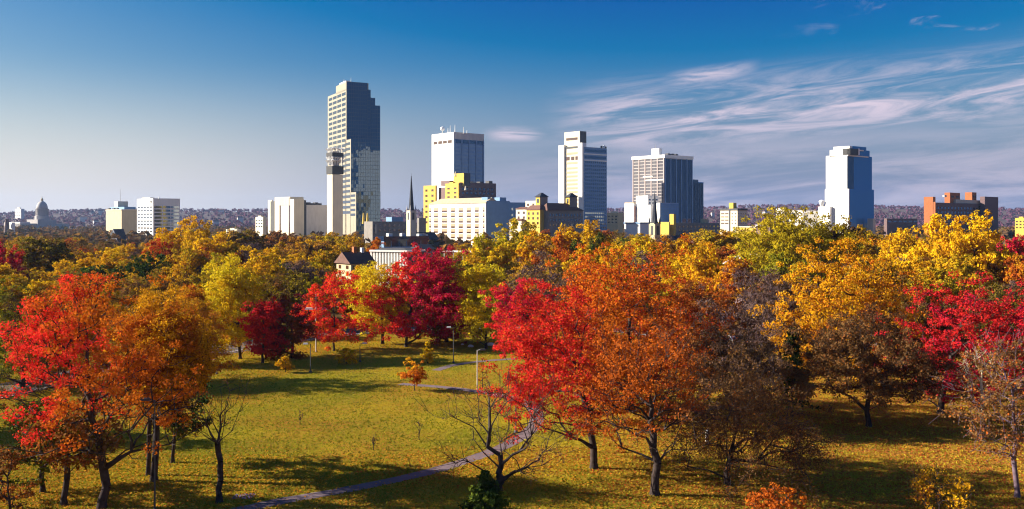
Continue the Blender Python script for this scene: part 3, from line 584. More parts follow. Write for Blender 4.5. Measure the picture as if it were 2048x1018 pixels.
def tree_meshes(seed, rx, h, z0, prof='round', nb=26, per=8, nl=60, ls=.3, cr=.75, asp=.75, trunk=.28, off=(0, 0), ry=None, bare=0., bf=.35, zt=None, droop=0., lobes=.22, inner=.35, thin=0., twigs=0, th=None):
    rng = np.random.default_rng(seed); ry = ry or rx; pr = PROF[prof]
    xs = np.linspace(0, 1, len(pr)); ph = rng.uniform(0, 6.28, 4)
    Rt = lambda t: np.interp(t, xs, pr)
    def env(t, a): return Rt(t) * (1 + lobes * np.sin(2 * a + ph[0] + 4 * t) + lobes * .7 * np.sin(3 * a + ph[1] - 6 * t) + lobes * .5 * np.sin(5 * a + ph[2] + 9 * t))
    # boughs
    tt = rng.uniform(0, 1, nb * 6); keep = rng.uniform(0, 1, nb * 6) < Rt(tt) ** 1.3; tt = tt[keep][:nb]; nb = len(tt)
    aa = rng.uniform(0, 6.28, nb); uu = np.sqrt(rng.uniform(inner, 1, nb)) * .95; e = env(tt, aa) * uu
    B = np.stack([off[0] + rx * e * np.cos(aa), off[1] + ry * e * np.sin(aa), z0 + (h - z0) * (.04 + .92 * tt)], 1)
    bs = .17 * (rx + (h - z0) / 2) / 1.5
    Cc = (B[:, None] + rng.normal(size=(nb, per, 3)) * np.array([bs, bs, bs * .75])).reshape(-1, 3)
    Cc[:, 2] = np.clip(Cc[:, 2], z0 * .8, h * 1.02)
    if droop: Cc[:, 2] -= droop * rng.uniform(0, 1, len(Cc)) * np.minimum(1, (np.hypot(Cc[:, 0] - off[0], Cc[:, 1] - off[1]) / rx) ** 2); Cc[:, 2] = np.maximum(Cc[:, 2], 1.2)
    zt = zt or z0 + (h - z0) * .55; m = 7; k = np.linspace(0, 1, m)[:, None]
    T = np.concatenate([np.array([[off[0] * .6, off[1] * .6, 0]]) * k ** 1.6 + np.concatenate([rng.normal(size=(m, 2)) * .12 * trunk / .28 * (k > .05), np.zeros((m, 1))], 1)], 0); T[:, 2] = (k[:, 0] ** .9) * zt; T[0, :2] = 0
    T = np.concatenate([T[:1], T[:1] + np.array([[0, 0, .5]]), T[1:]], 0); m += 1; T[0, 2] = -.3
    P = np.concatenate([T, Cc], 0); par = grow(P, m, bf)
    # bend each branch: insert a mid point
    rad, ch = branch_radii(P, par, .014 if twigs else .02, trunk)
    P2, par2, r2 = list(P), list(par), list(rad)
    for i in range(m, len(P)):
        j = par[i]; d = P[i] - P[j]; Ls = np.linalg.norm(d)
        mid = (P[i] + P[j]) / 2 + rng.normal(size=3) * Ls * .07 + np.array([0, 0, Ls * .05]); P2.append(mid); par2.append(j); r2.append((rad[i] + min(rad[j], rad[i] * 1.7)) / 2); par2[i] = len(P2) - 1
    for i in range(twigs and len(P)):
        if i < m: continue
        for _ in range(twigs):
            out = P[i] - np.array([off[0], off[1], zt * .8]); out /= np.linalg.norm(out) + 1e-6
            q = P[i] + (out * .6 + rng.normal(size=3) * .55 + np.array([0, 0, .15 - droop * .12])) * rng.uniform(.5, 1.3) * bs; P2.append(q); par2.append(i); r2.append(.012)
    P2 = np.array(P2); par2 = np.array(par2); r2 = np.array(r2); r2[0] = rad[0] * 1.6; r2[1] = rad[0] * 1.08
    wood = wood_mesh('trunk', P2, par2, r2)
    # leaves
    live = rng.uniform(0, 1, len(Cc)) >= bare + thin * np.clip(1.25 - 2 * (Cc[:, 2] - z0) / (h - z0), 0, 1); Cl = Cc[live]
    if not len(Cl) or nl == 0: return wood, None
    n = len(Cl) * nl; g = rng.normal(size=(len(Cl), nl, 3)) * np.array([1, 1, .72]); g = g / (np.linalg.norm(g, axis=2, keepdims=True) + 1e-6) * (rng.uniform(0.15, 1, (len(Cl), nl, 1)) ** .5) * np.array([1, 1, .75])
    szs = rng.uniform(.75, 1.3, (len(Cl), 1, 1)); pos = (Cl[:, None] + g * cr * szs).reshape(-1, 3)
    if droop: pos[:, 2] -= np.abs(rng.normal(size=n)) * droop * .35; pos[:, 2] = np.maximum(pos[:, 2], .4)
    cen = np.array([off[0], off[1], z0 + (h - z0) * .45]); o = pos - cen; o /= np.linalg.norm(o, axis=1, keepdims=True) + 1e-6
    V, Q = cards(rng, pos, g.reshape(-1, 3) * .8 + o * .5, ls, asp)
    return wood, np_mesh('crown', V, Q)

def conifer_meshes(seed, r, h, z0=.6, nw=16, ls=.34):
    rng = np.random.default_rng(seed); P = [np.array([0, 0, -.3]), np.array([0, 0, h * .5]), np.array([0, 0, h * .97])]; par = [-1, 0, 1]; rad = [r * .075, r * .04, .03]; pos = []; nr = []
    for i in range(nw):
        t = (i + .5) / nw; z = z0 + (h - z0) * t
        for k in range(8):
            a = rng.uniform(0, 6.28); L = r * (1 - t * .92) * rng.uniform(.6, 1.1); d = np.array([math.cos(a), math.sin(a), 0]); p0 = np.array([0, 0, z]); p1 = p0 + d * L + np.array([0, 0, L * rng.uniform(-.25, .2)])
            P += [p0, p1]; par += [1 if t < .5 else 2, len(P) - 2]; rad += [.04, .015]
            m = int(16 + 50 * L / r); s = rng.uniform(.15, 1, (m, 1)) ** .7
            pos.append(p0 + (p1 - p0) * s + rng.normal(size=(m, 3)) * .16 * (.4 + L / 4)); nr.append(np.tile(d * .6 + np.array([0, 0, .5]), (m, 1)))
    P = np.array(P); par = np.array(par); rad = np.array(rad); keep = np.ones(len(P), bool)
    V, Q = cards(rng, np.concatenate(pos), np.concatenate(nr), ls, .55)
    return wood_mesh('trunk', P, par, rad), np_mesh('crown', V, Q)

def place_tree(name, label, meshes, loc, cols, gd=(0, 0, 0), rz=0., scale=(1, 1, 1), bark='bark', leaf='leaf', group=None, cat='tree', crown='crown', trunk='trunk'):
    t = empty(name, loc, rz); t.scale = scale; tag(t, label, cat, group)
    w = link(trunk, meshes[0], None, t)
    if not meshes[0].materials: meshes[0].materials.append(M[bark])
    if meshes[1] is not None:
        c = link(crown, meshes[1], None, t)
        if not meshes[1].materials: meshes[1].materials.append(M[leaf])
        for k, q in zip(('c1', 'c2', 'c3'), cols): c[k] = tuple(float(x) for x in PAL[q])
        c['gd'] = tuple(float(x) for x in gd)
    return t

def hero(name, label, px, base, l, r, top, bot, cols, prof='round', gd=(0, 0, 0), seed=1, Y=None, leaf='leaf', bark='bark', cat='tree', group=None, ry=None, **kw):
    """a tree of the park, sized from its outline in the photograph at the distance of its foot"""
    Y = Y or gY(base); s = Y / F; rx = (r - l) / 2 * s / .95; h = gz(top, Y); z0 = max(.5, gz(bot, Y)); ox = ((l + r) / 2 - px) * s
    kw.setdefault('off', (ox, 0)); me = tree_meshes(seed, rx, h, z0, prof, ry=ry, **kw)
    return place_tree(name, label, me, (gx(px, Y), Y, 0), cols, gd, leaf=leaf, bark=bark, cat=cat, group=group)

def park():
    A = dict(nb=92, per=6, nl=84, ls=.175, cr=.68, lobes=.13)                     # near trees
    hero('maple_tree', 'large maple at lower left, bright red and orange with bare lower limbs', 203, 1016, 2, 345, 566, 872, ('scarlet', 'orange', 'dorange'), 'dome', (.06, 0, .004), 11, trunk=.34, zt=8., inner=.2, thin=.95, bf=.5, **A)
    hero('pine_tree', 'ragged dark green pine standing at left edge of the lawn', 85, 985, -10, 165, 800, 940, ('dgreen', 'green', 'rust'), 'spread', (0, 0, 0), 12, trunk=.2, nb=18, per=6, nl=46, ls=.28, cr=.6, leaf='needle')
    hero('brown_tree', 'short brown leaved tree with straight trunk beside the large red maple', 127, 1010, 80, 240, 790, 915, ('brown', 'rust', 'dolive'), 'spread', (0, 0, 0), 13, trunk=.24, nb=16, per=7, nl=40, ls=.26, cr=.6)
    hero('tall_oak', 'tall straight trunked oak with rusty orange crown right of the large red maple', 307, 962, 235, 405, 590, 828, ('dorange', 'gold', 'rust'), 'oval', (.02, 0, .0), 14, trunk=.3, zt=11.5, inner=.2, thin=.6, **A)
    hero('tall_oak', 'thin dark trunk tree standing just behind the tall rusty oak', 296, 950, 260, 390, 640, 830, ('rust', 'brown', 'gold'), 'oval', (0, 0, 0), 15, trunk=.2, nb=26, per=8, nl=50, ls=.28, cr=.7)
    hero('pine_tree', 'dark pine bough tree between the tall rusty oak and bare forked tree', 345, 925, 320, 420, 735, 862, ('dgreen', 'dolive', 'rust'), 'spread', (0, 0, 0), 16, trunk=.16, nb=12, per=6, nl=44, ls=.3, cr=.6, leaf='needle')
    hero('orange_tree', 'wide soft orange tree behind the large red maple', 345, 800, 255, 425, 566, 760, ('gold', 'dorange', 'brown'), 'dome', (.035, 0, -.02), 17, trunk=.3, Y=128, **A)
    hero('orange_tree', 'orange tree peeping over the left shoulder of large red maple', 130, 830, 60, 235, 570, 780, ('orange', 'gold', 'red'), 'dome', (0, 0, .0), 18, trunk=.28, Y=126, **A)
    hero('dark_tree', 'shaded green and brown tree at left edge above the large red maple', 45, 830, -60, 130, 560, 800, ('green', 'dbrown', 'olive'), 'dome', (.05, 0, 0), 19, trunk=.28, Y=125, **A)
    hero('bare_tree', 'leafless forked tree with thick trunk on the lawn at left', 438, 1005, 378, 492, 752, 905, ('rust', 'brown', 'grey'), 'vase', (0, 0, 0), 20, trunk=.24, zt=4.6, nb=12, per=4, nl=6, ls=.2, cr=.5, bare=.9, bf=.75, twigs=2, inner=.5)
    hero('bare_tree', 'leafless crooked tree with spreading limbs beside the path', 995, 972, 885, 1135, 770, 940, ('brown', 'rust', 'grey'), 'spread', (0, 0, 0), 21, trunk=.36, zt=2.6, nb=22, per=6, nl=10, ls=.16, cr=.5, bare=.72, bf=.55, twigs=3, inner=.5, Y=77)
    # centre group
    hero('maple_tree', 'scarlet maple leaning over the lawn in the centre, red on its left', 1188, 937, 1012, 1262, 585, 846, ('red', 'orange', 'dorange'), 'dome', (.075, 0, .0), 22, trunk=.32, zt=9, thin=.3, **A)
    hero('maple_tree', 'small bright scarlet tree left of the central orange oak', 1060, 860, 990, 1100, 548, 755, ('scarlet', 'crimson', 'dorange'), 'vase', (0, 0, 0), 23, trunk=.2, nb=30, per=7, nl=80, ls=.2, cr=.62, Y=112)
    hero('oak_tree', 'biggest orange domed oak in the centre of the photo', 1262, 830, 1090, 1418, 498, 800, ('orange', 'dorange', 'red'), 'dome', (.032, 0, -.008), 24, trunk=.45, nb=130, per=7, nl=70, ls=.22, cr=.8, Y=109, lobes=.12)
    hero('oak_tree', 'orange brown oak with dark trunk in the foreground right of centre', 1310, 990, 1165, 1425, 640, 885, ('dorange', 'brown', 'rust'), 'dome', (.05, 0, -.012), 25, trunk=.34, zt=7, inner=.2, thin=.7, bf=.5, nb=80, per=6, nl=58, ls=.17, cr=.68, lobes=.14, twigs=1, bare=.16)
    hero('weeping_tree', 'drooping olive brown tree to the right of the orange brown oak', 1455, 970, 1352, 1640, 745, 905, ('dbrown', 'brown', 'rust'), 'weep', (.0, 0, 0), 26, thin=.2, trunk=.26, zt=5.4, droop=2.0, nb=66, per=6, nl=84, ls=.16, cr=.62, asp=.5, inner=.25, twigs=1)
    hero('brown_oak', 'tall brown half bare oak between the central oak and dark conifer', 1475, 850, 1385, 1565, 660, 795, ('dbrown', 'brown', 'pgrey'), 'dome', (0, 0, 0), 27, trunk=.26, nb=60, per=6, nl=90, ls=.19, cr=.7, bare=.15, twigs=1, Y=100)
    hero('bare_tree', 'grey leafless tree by the parked cars right of the central oak', 1500, 742, 1415, 1565, 545, 725, ('pgrey', 'grey', 'brown'), 'vase', (0, 0, 0), 28, trunk=.26, nb=26, per=8, nl=44, ls=.55, cr=.8, asp=.14, bf=.5, leaf='twig', twigs=2, Y=138)
    hero('bare_tree', 'grey leafless tree just left of the dark conifer', 1545, 790, 1490, 1610, 560, 720, ('grey', 'pgrey', 'brown'), 'round', (0, 0, 0), 29, trunk=.22, nb=22, per=8, nl=44, ls=.55, cr=.8, asp=.14, bf=.5, leaf='twig', twigs=2, Y=128)
    me = conifer_meshes(30, 3.2, gz(652, 106), 1.5); place_tree('conifer_tree', 'dark narrow conifer between the central woods and golden oak', me, (gx(1584, 106), 106, 0), ('dgreen', 'dgreen', 'dolive'), leaf='needle')
    # right group
    hero('oak_tree', 'golden orange oak at right, bright on top and dark brown below', 1770, 822, 1560, 1840, 488, 730, ('orange', 'gold', 'dorange'), 'dome', (-.012, 0, .004), 31, trunk=.42, nb=80, per=8, nl=64, ls=.24, cr=.82, lobes=.16, Y=124)
    hero('brown_oak', 'dark rusty brown oak under the golden orange oak', 1738, 856, 1610, 1835, 620, 790, ('dbrown', 'brown', 'rust'), 'dome', (-.02, 0, 0), 32, trunk=.28, nb=60, per=7, nl=105, ls=.2, cr=.7, bare=.1, twigs=1, Y=101)
    hero('maple_tree', 'broad crimson maple at the right edge', 1882, 822, 1812, 2075, 553, 790, ('crimson', 'red', 'dcrimson'), 'spread', (0, 0, .01), 33, trunk=.36, nb=60, per=8, nl=70, ls=.21, cr=.7, thin=.25, Y=108, inner=.3)
    hero('bare_tree', 'nearly leafless brown tree with purplish trunk in lower right corner', 2035, 995, 1925, 2110, 690, 900, ('brown', 'rust', 'dorange'), 'round', (0, 0, -.03), 34, trunk=.2, nb=36, per=7, nl=46, ls=.18, cr=.65, bare=.15, bf=.5, twigs=2, bark='purpbark', inner=.3)
    hero('birch_tree', 'slim pale trunked birch below the crimson maple', 1964, 872, 1915, 2010, 700, 800, ('rust', 'gold', 'brown'), 'vase', (0, 0, 0), 35, trunk=.17, nb=12, per=6, nl=14, ls=.2, cr=.5, bare=.4, bf=.6, twigs=2, bark='pale')
    # row behind the lawn
    Bk = dict(nb=76, per=7, nl=52, ls=.27, cr=.76, lobes=.1, inner=.2)
    hero('yellow_tree', 'dull yellow tree with dark trunk at the left end of the lawn row', 480, 718, 418, 514, 508, 692, ('yellow', 'lemon', 'lemon'), 'oval', (0, 0, 0), 41, trunk=.24, **Bk)
    hero('crimson_tree', 'small crimson maple with pale leaning trunk at back of the lawn', 525, 726, 497, 560, 590, 712, ('scarlet', 'red', 'crimson'), 'round', (.03, 0, 0), 42, trunk=.2, nb=20, per=8, nl=69, ls=0.265, cr=.7)
    hero('shadow_tree', 'dark purple brown crown added for the shaded right half of the small crimson maple', 585, 716, 535, 622, 588, 712, ('dcrimson', 'rust', 'dbrown'), 'dome', (.02, 0, 0), 43, trunk=.3, nb=26, per=8, nl=60, ls=0.281, cr=.75)  # extra crown; dark leaf colours stand in for the maple's shaded half
    hero('maple_tree', 'orange red maple behind the tall twin lamp mast', 668, 702, 606, 726, 548, 690, ('scarlet', 'orange', 'gold'), 'dome', (0, 0, -.03), 44, trunk=.17, nb=26, per=8, nl=66, ls=0.281, cr=.72, bf=.5)
    hero('yellow_tree', 'bright golden yellow tree left of the big crimson maple', 765, 688, 698, 808, 510, 662, ('yellow', 'lemon', 'lemon'), 'oval', (0, 0, 0), 45, trunk=.26, **Bk)
    hero('crimson_tree', 'big crimson maple, red on its left and with leaves coloured darker for shade on its right', 812, 694, 780, 925, 493, 680, ('scarlet', 'crimson', 'dorange'), 'dome', (.03, 0, 0), 46, trunk=.26, nb=60, per=8, nl=72, ls=0.296, cr=.8)  # brighter left and darker right leaf colours stand in for sun and shade
    hero('shadow_tree', 'dark rusty tree tucked behind the right half of big crimson maple', 893, 684, 845, 940, 520, 678, ('rust', 'dcrimson', 'dorange'), 'dome', (.02, 0, 0), 47, trunk=.34, nb=32, per=8, nl=63, ls=0.296, cr=.8)
    hero('yellow_tree', 'tall pale yellow tree right of the big crimson maple', 972, 698, 914, 1010, 522, 674, ('lemon', 'yellow', 'ygreen'), 'oval', (0, 0, 0), 48, trunk=.24, **Bk)
    hero('grey_tree', 'grey bare tree behind the small scarlet tree at centre', 1060, 700, 1010, 1120, 490, 660, ('grey', 'pgrey', 'gold'), 'oval', (0, 0, 0), 49, trunk=.26, nb=24, per=7, nl=44, ls=.6, cr=.9, asp=.16, leaf='twig', Y=172)
    hero('orange_tree', 'orange fringe tree joining the dull yellow tree at the left of lawn', 395, 730, 350, 416, 572, 700, ('gold', 'dorange', 'yellow'), 'dome', (0, 0, 0), 50, trunk=.24, **Bk)
    hero('shade_oak', 'biggest green tree, rounded and olive, below the stepped white tower', 1592, 560, 1488, 1698, 421, 575, ('olive', 'dolive', 'ogreen'), 'dome', (.014, 0, -.012), 55, trunk=.5, Y=214, nb=80, per=9, nl=56, ls=.42, cr=1.15, lobes=.08, inner=.3)
    hero('brown_tree', 'brown sparse tree between crimson maple and golden oak at right', 1850, 760, 1800, 1920, 600, 720, ('dbrown', 'brown', 'dolive'), 'dome', (0, 0, 0), 51, trunk=.26, Y=132, **Bk)
    hero('dark_tree', 'dark brown tree in shade behind the crimson maple at right edge', 2010, 770, 1930, 2080, 560, 740, ('dbrown', 'dolive', 'brown'), 'dome', (0, 0, 0), 52, trunk=.3, Y=140, **Bk)
    hero('dark_tree', 'dim brown tree filling the gap left of the golden orange oak', 1560, 740, 1500, 1640, 545, 700, ('pgrey', 'brown', 'rust'), 'dome', (0, 0, 0), 53, trunk=.26, Y=146, **Bk)
    hero('dark_tree', 'dim rusty tree filling the gap behind the central orange oak', 1400, 750, 1330, 1470, 560, 720, ('rust', 'dorange', 'brown'), 'dome', (0, 0, 0), 54, trunk=.3, Y=142, **Bk)
    # trees just outside the left and lower edges; their long shadows cross the lawn
    for i, (px, Y, h, rx) in enumerate(((-150, 97, 13, 4.2),)):
        me = tree_meshes(60 + i, rx, h, 3.5, 'dome', nb=26, per=8, nl=40, ls=.4, cr=.85, trunk=.28)
        place_tree('shade_tree', 'rusty shade tree just beyond the left edge of the lawn', me, (gx(px, Y), Y, 0), ('rust', 'orange', 'brown'), group='shade trees beyond the left edge')
    # saplings and shrubs
    S = dict(trunk=.05, bf=.5, inner=.2)
    hero('sapling', 'young round orange tree on the open lawn', 829, 781, 806, 858, 714, 762, ('orange', 'gold', 'rust'), 'oval', (0, 0, 0), 70, nb=16, per=5, nl=40, ls=.2, cr=.34, cat='young tree', **S)
    hero('sapling', 'young yellow tree behind the round orange sapling', 855, 727, 842, 870, 684, 722, ('yellow', 'gold', 'lemon'), 'pyr', (0, 0, 0), 71, nb=12, per=4, nl=26, ls=.26, cr=.35, cat='young tree', **S)
    hero('sapling', 'young yellow tree at left under the dark purple brown tree', 571, 745, 556, 584, 714, 742, ('gold', 'yellow', 'olive'), 'pyr', (0, 0, 0), 72, nb=12, per=4, nl=26, ls=.24, cr=.32, cat='young tree', **S)
    hero('sapling', 'low yellow spreading tree beneath the orange red maple', 693, 728, 672, 714, 698, 724, ('gold', 'yellow', 'orange'), 'spread', (0, 0, 0), 73, nb=12, per=4, nl=26, ls=.26, cr=.4, cat='young tree', **S)
    hero('sapling', 'thin brown young tree beside the white lamp post', 965, 778, 952, 980, 715, 770, ('dorange', 'brown', 'gold'), 'oval', (0, 0, 0), 74, nb=8, per=4, nl=10, ls=.2, cr=.36, bare=.3, cat='young tree', **S)
    for i, (px, by, tp, lab) in enumerate(((838, 880, 835, 'leafless whip sapling on the middle of the lawn'), (747, 900, 868, 'shortest leafless whip sapling, left of the others on the lawn'), (962, 862, 800, 'tall leafless whip sapling left of the crooked bare tree'), (600, 850, 815, 'leafless whip sapling alone on left half of the lawn'))):
        hero('whip_sapling', lab, px, by, px - 7, px + 7, tp, by - 12, ('rust', 'brown', 'grey'), 'vase', (0, 0, 0), 80 + i, nb=5, per=2, nl=3, ls=.14, cr=.2, trunk=.03, bf=.9, bare=.6, cat='young tree')
    me = conifer_meshes(90, 2.35, gz(942, 70.5), .2, 12, .3); place_tree('juniper_bush', 'dark green juniper bush at the bottom below the crooked bare tree', me, (gx(970, 70.5), 70.5, 0), ('dgreen', 'green', 'dgreen'), leaf='needle', cat='bush')
    hero('red_bush', 'small orange red bush at the bottom edge right of centre', 1545, 1030, 1490, 1600, 968, 1028, ('dorange', 'orange', 'rust'), 'round', (0, 0, 0), 91, nb=16, per=5, nl=26, ls=.17, cr=.3, trunk=.06, cat='bush', Y=69)
    hero('gold_bush', 'open golden brown bush at the bottom right', 1880, 1025, 1815, 1945, 948, 1015, ('gold', 'rust', 'yellow'), 'round', (0, 0, 0), 92, nb=22, per=6, nl=17, ls=.17, cr=.36, trunk=.07, bare=.15, twigs=1, cat='bush', Y=70)
    hero('brown_bush', 'brown leaved bush in the lower left corner', 20, 1030, -40, 55, 905, 1015, ('brown', 'rust', 'orange'), 'dome', (0, 0, 0), 93, nb=14, per=6, nl=30, ls=.2, cr=.4, trunk=.1, cat='bush', Y=71)

park()

# ------------------------------------------------------------------ the woods between park and downtown
STREET = ((-200, 112), (0, 122), (200, 139), (430, 160), (600, 177), (715, 188), (900, 196), (1100, 197), (1250, 190), (1400, 176), (1560, 171), (1800, 168), (2250, 164))
def street_Y(px): return float(np.interp(px, [p[0] for p in STREET], [p[1] for p in STREET]))

def woods():
    rng = random.Random(8); protos = []
    spec = [('dome', .34), ('round', .36), ('oval', .30), ('pyr', .30), ('spread', .40), ('dome', .38), ('round', .33), ('oval', .34)]
    for i, (p, rr) in enumerate(spec):                                 # unit trees 16 m high
        protos.append(tree_meshes(200 + i, 16 * rr, 16, 3.2, p, nb=34, per=8, nl=40, ls=.55, cr=1.0, trunk=.3, lobes=.28))
    bares = [tree_meshes(220 + i, 5.4, 16, 3.2, p, nb=28, per=8, nl=34, ls=.9, cr=1.1, asp=.16, trunk=.28) for i, p in enumerate(('round', 'vase', 'dome'))]
    thin = [tree_meshes(230 + i, 5.6, 16, 3.2, p, nb=30, per=8, nl=26, ls=.45, cr=1.05, trunk=.3, bare=.12) for i, p in enumerate(('round', 'dome'))]
    pine = conifer_meshes(240, 4.6, 16, 3, 16, .55)
    def put(name, label, me, px, Y, h, w, cols, leaf='leaf', group=None, gd=(0, 0, 0), rw=10.6):
        return place_tree(name, label, me, (gx(px, Y), Y, 0), cols, gd, rng.uniform(0, 6.28), (w / rw, w / rw, h / 16.), group=group, leaf=leaf)
    # the ones that can be told apart: column, top row, width (px), distance, prototype, colours, words
    named = [
        (390, 438, 78, 300, 5, ('yellow', 'gold', 'yellow'), 'tall bright yellow tree right of the white gridded office'),
        (432, 458, 95, 285, 4, ('yellow', 'gold', 'yellow'), 'broad bright yellow tree below the low cream office'),
        (335, 462, 70, 300, 0, ('gold', 'yellow', 'yellow'), 'gold tree at the foot of the white gridded office'),
        (205, 490, 100, 255, 4, ('yellow', 'gold', 'yellow'), 'wide yellow tree below the dark sloping roof'),
        (140, 520, 60, 235, 1, ('yellow', 'gold', 'olive'), 'small yellow tree left of the wide yellow tree'),
        (320, 482, 62, 262, 5, ('dorange', 'red', 'rust'), 'rusty red tree below the white gridded office'),
        (375, 500, 74, 215, 6, ('gold', 'olive', 'brown'), 'olive gold tree beneath the broad bright yellow tree'),
        (440, 512, 62, 196, 3, ('ygreen', 'gold', 'olive'), 'pale yellow green tree behind the dull yellow lawn tree'),
        (530, 504, 96, 200, 0, ('gold', 'yellow', 'dolive'), 'large dark gold tree above the small crimson maple'),
        (600, 545, 80, 190, 5, ('dolive', 'dbrown', 'olive'), 'dark olive tree behind the purple brown tree'),
        (636, 500, 70, 226, 1, ('olive', 'gold', 'green'), 'olive yellow tree left of the white gabled house'),
        (628, 558, 50, 186, 2, ('ygreen', 'lemon', 'green'), 'lime green small tree above the twin lamp mast'),
        (610, 470, 90, 330, 4, ('brown', 'gold', 'rust'), 'brown gold tree under the telephone exchange'),
        (655, 465, 75, 350, 1, ('olive', 'gold', 'dolive'), 'olive tree at the foot of the microwave tower'),
        (700, 472, 70, 340, 5, ('gold', 'olive', 'brown'), 'gold green tree below the skyscraper base'),
        (752, 478, 36, 330, 2, ('orange', 'dorange', 'gold'), 'small orange tree left of the flat dark store'),
        (690, 552, 52, 196, 1, ('dorange', 'gold', 'rust'), 'small orange tree before the wall of the gabled house'),
        (722, 536, 60, 203, 0, ('gold', 'yellow', 'olive'), 'gold tree before the side wall of the gabled house'),
        (725, 505, 44, 240, 1, ('dorange', 'rust', 'red'), 'rust orange tree beside the roof of the gabled house'),
        (905, 500, 84, 215, 4, ('olive', 'dolive', 'gold'), 'olive tree behind the big crimson maple'),
        (930, 488, 60, 430, 0, ('gold', 'olive', 'dorange'), 'low gold tree in front of the ribbed block'),
        (982, 468, 76, 262, 1, ('ygreen', 'yellow', 'olive'), 'yellow green tree right of the ribbed block'),
        (1040, 442, 92, 330, 5, ('olive', 'ygreen', 'gold'), 'olive green tree below the towered hotel'),
        (1085, 468, 92, 270, 0, ('yellow', 'gold', 'dorange'), 'yellow tree with orange side under the towered hotel'),
        (1120, 470, 50, 262, 2, ('dorange', 'orange', 'gold'), 'orange tree touching the yellow tree under the towered hotel'),
        (1165, 434, 98, 320, 4, ('gold', 'yellow', 'brown'), 'large gold tree at the foot of the slotted tower'),
        (1195, 470, 44, 300, 2, ('dgreen', 'dolive', 'green'), 'dark green tree beside the large gold tree'),
        (1225, 492, 70, 225, 5, ('gold', 'yellow', 'dorange'), 'gold tree just behind the central orange oak'),
        (1290, 478, 80, 280, 3, ('yellow', 'ygreen', 'gold'), 'yellow tree below the right steeple'),
        (1355, 468, 76, 300, 1, ('gold', 'dorange', 'olive'), 'gold brown tree right of the right steeple'),
        (1400, 492, 92, 196, 0, ('gold', 'yellow', 'dorange'), 'wide golden tree behind the right side of central oak'),
        (1440, 462, 92, 330, 6, ('olive', 'gold', 'brown'), 'olive gold tree under the small cream office'),
        (1465, 520, 90, 178, 6, ('dorange', 'gold', 'rust'), 'dull orange tree left of the big green tree'),
(1535, 470, 92, 222, 1, ('olive', 'dolive', 'ogreen'), 'green tree at the left foot of the biggest green tree'),
        (1660, 450, 90, 240, 6, ('dolive', 'dbrown', 'brown'), 'brown green tree at right side of the biggest green tree'),
        (1570, 500, 110, 190, 4, ('ogreen', 'dolive', 'dolive'), 'dark green lower tree before the biggest green tree'),
        (1725, 455, 60, 290, 2, ('olive', 'gold', 'brown'), 'olive tree at the foot of the stepped white tower'),
        (1800, 450, 92, 275, 4, ('gold', 'yellow', 'yellow'), 'gold tree below the low dark hall'),
        (1880, 438, 96, 225, 0, ('yellow', 'gold', 'yellow'), 'tall yellow gold tree in front of the brick block'),
        (1950, 430, 110, 215, 5, ('gold', 'yellow', 'yellow'), 'tallest gold tree at right covering the brick block'),
        (1895, 500, 130, 190, 4, ('gold', 'olive', 'dolive'), 'spreading olive gold tree above the crimson maple'),
        (2030, 470, 60, 260, 1, ('crimson', 'red', 'rust'), 'crimson tree by the right edge below yellow building'),
        (2042, 510, 60, 205, 1, ('dorange', 'gold', 'rust'), 'orange tree cut by the right edge'),
        (12, 486, 46, 250, 1, ('red', 'crimson', 'dorange'), 'scarlet tree at the far left edge'),
        (28, 530, 70, 215, 5, ('dcrimson', 'dbrown', 'brown'), 'dark wine red tree at the left edge below the scarlet one'),
        (90, 478, 110, 262, 6, ('dolive', 'brown', 'olive'), 'olive brown tree under the domed capitol'),
        (60, 470, 90, 330, 4, ('dolive', 'olive', 'brown'), 'dull olive tree left of the capitol foreground'),
        (1745, 520, 100, 175, 6, ('dolive', 'gold', 'brown'), 'dim gold tree behind the top of golden orange oak'),
        (560, 458, 90, 400, 4, ('brown', 'rust', 'grey'), 'brown tree below the telephone exchange main block'),
        (490, 462, 80, 380, 6, ('brown', 'dolive', 'gold'), 'dark brown tree left of the telephone exchange')]
    for px, tp, w, Y, pi, cols, lab in named:
        if abs(Y - street_Y(px)) < 9: Y = street_Y(px) + 9
        h = gz(tp, Y); me = protos[pi]; rw = 2 * 16 * spec[pi][1]
        put('woodland_tree', lab, me, px, Y, h, w / F * Y, cols, rw=rw)
    for px, tp, w, Y, lab in ((300, 508, 82, 222, 'dark green pine below the rusty red tree'), (180, 535, 110, 205, 'wide dark green pine below the wide yellow tree'), (250, 530, 60, 208, 'dark pine between two other pines at left')):
        put('pine_tree', lab, protos[5], px, Y, gz(tp, Y), w / F * Y, ('dgreen', 'dgreen', 'green'), 'leaf', rw=12.2)
    # the rest of the woods, in rough rows
    lim_x = [0, 60, 130, 200, 250, 300, 340, 390, 430, 470, 520, 560, 620, 700, 740, 760, 850, 870, 960, 1000, 1060, 1140, 1210, 1300, 1400, 1480, 1520, 1600, 1690, 1760, 1850, 1990, 2048]
    lim_y = [476, 470, 468, 482, 486, 478, 470, 452, 462, 472, 474, 474, 466, 474, 492, 506, 504, 498, 494, 482, 456, 450, 458, 462, 468, 470, 460, 446, 456, 456, 458, 468, 474]
    words = {0: 'dim brown', 1: 'muted gold', 2: 'olive green', 3: 'grey leafless', 4: 'rust coloured', 5: 'yellow', 6: 'dark green'}
    pals = {0: ('brown', 'dolive', 'rust'), 1: ('gold', 'olive', 'brown'), 2: ('olive', 'dolive', 'gold'), 3: ('grey', 'pgrey', 'brown'), 4: ('dorange', 'rust', 'brown'), 5: ('yellow', 'gold', 'olive'), 6: ('dgreen', 'green', 'dolive')}
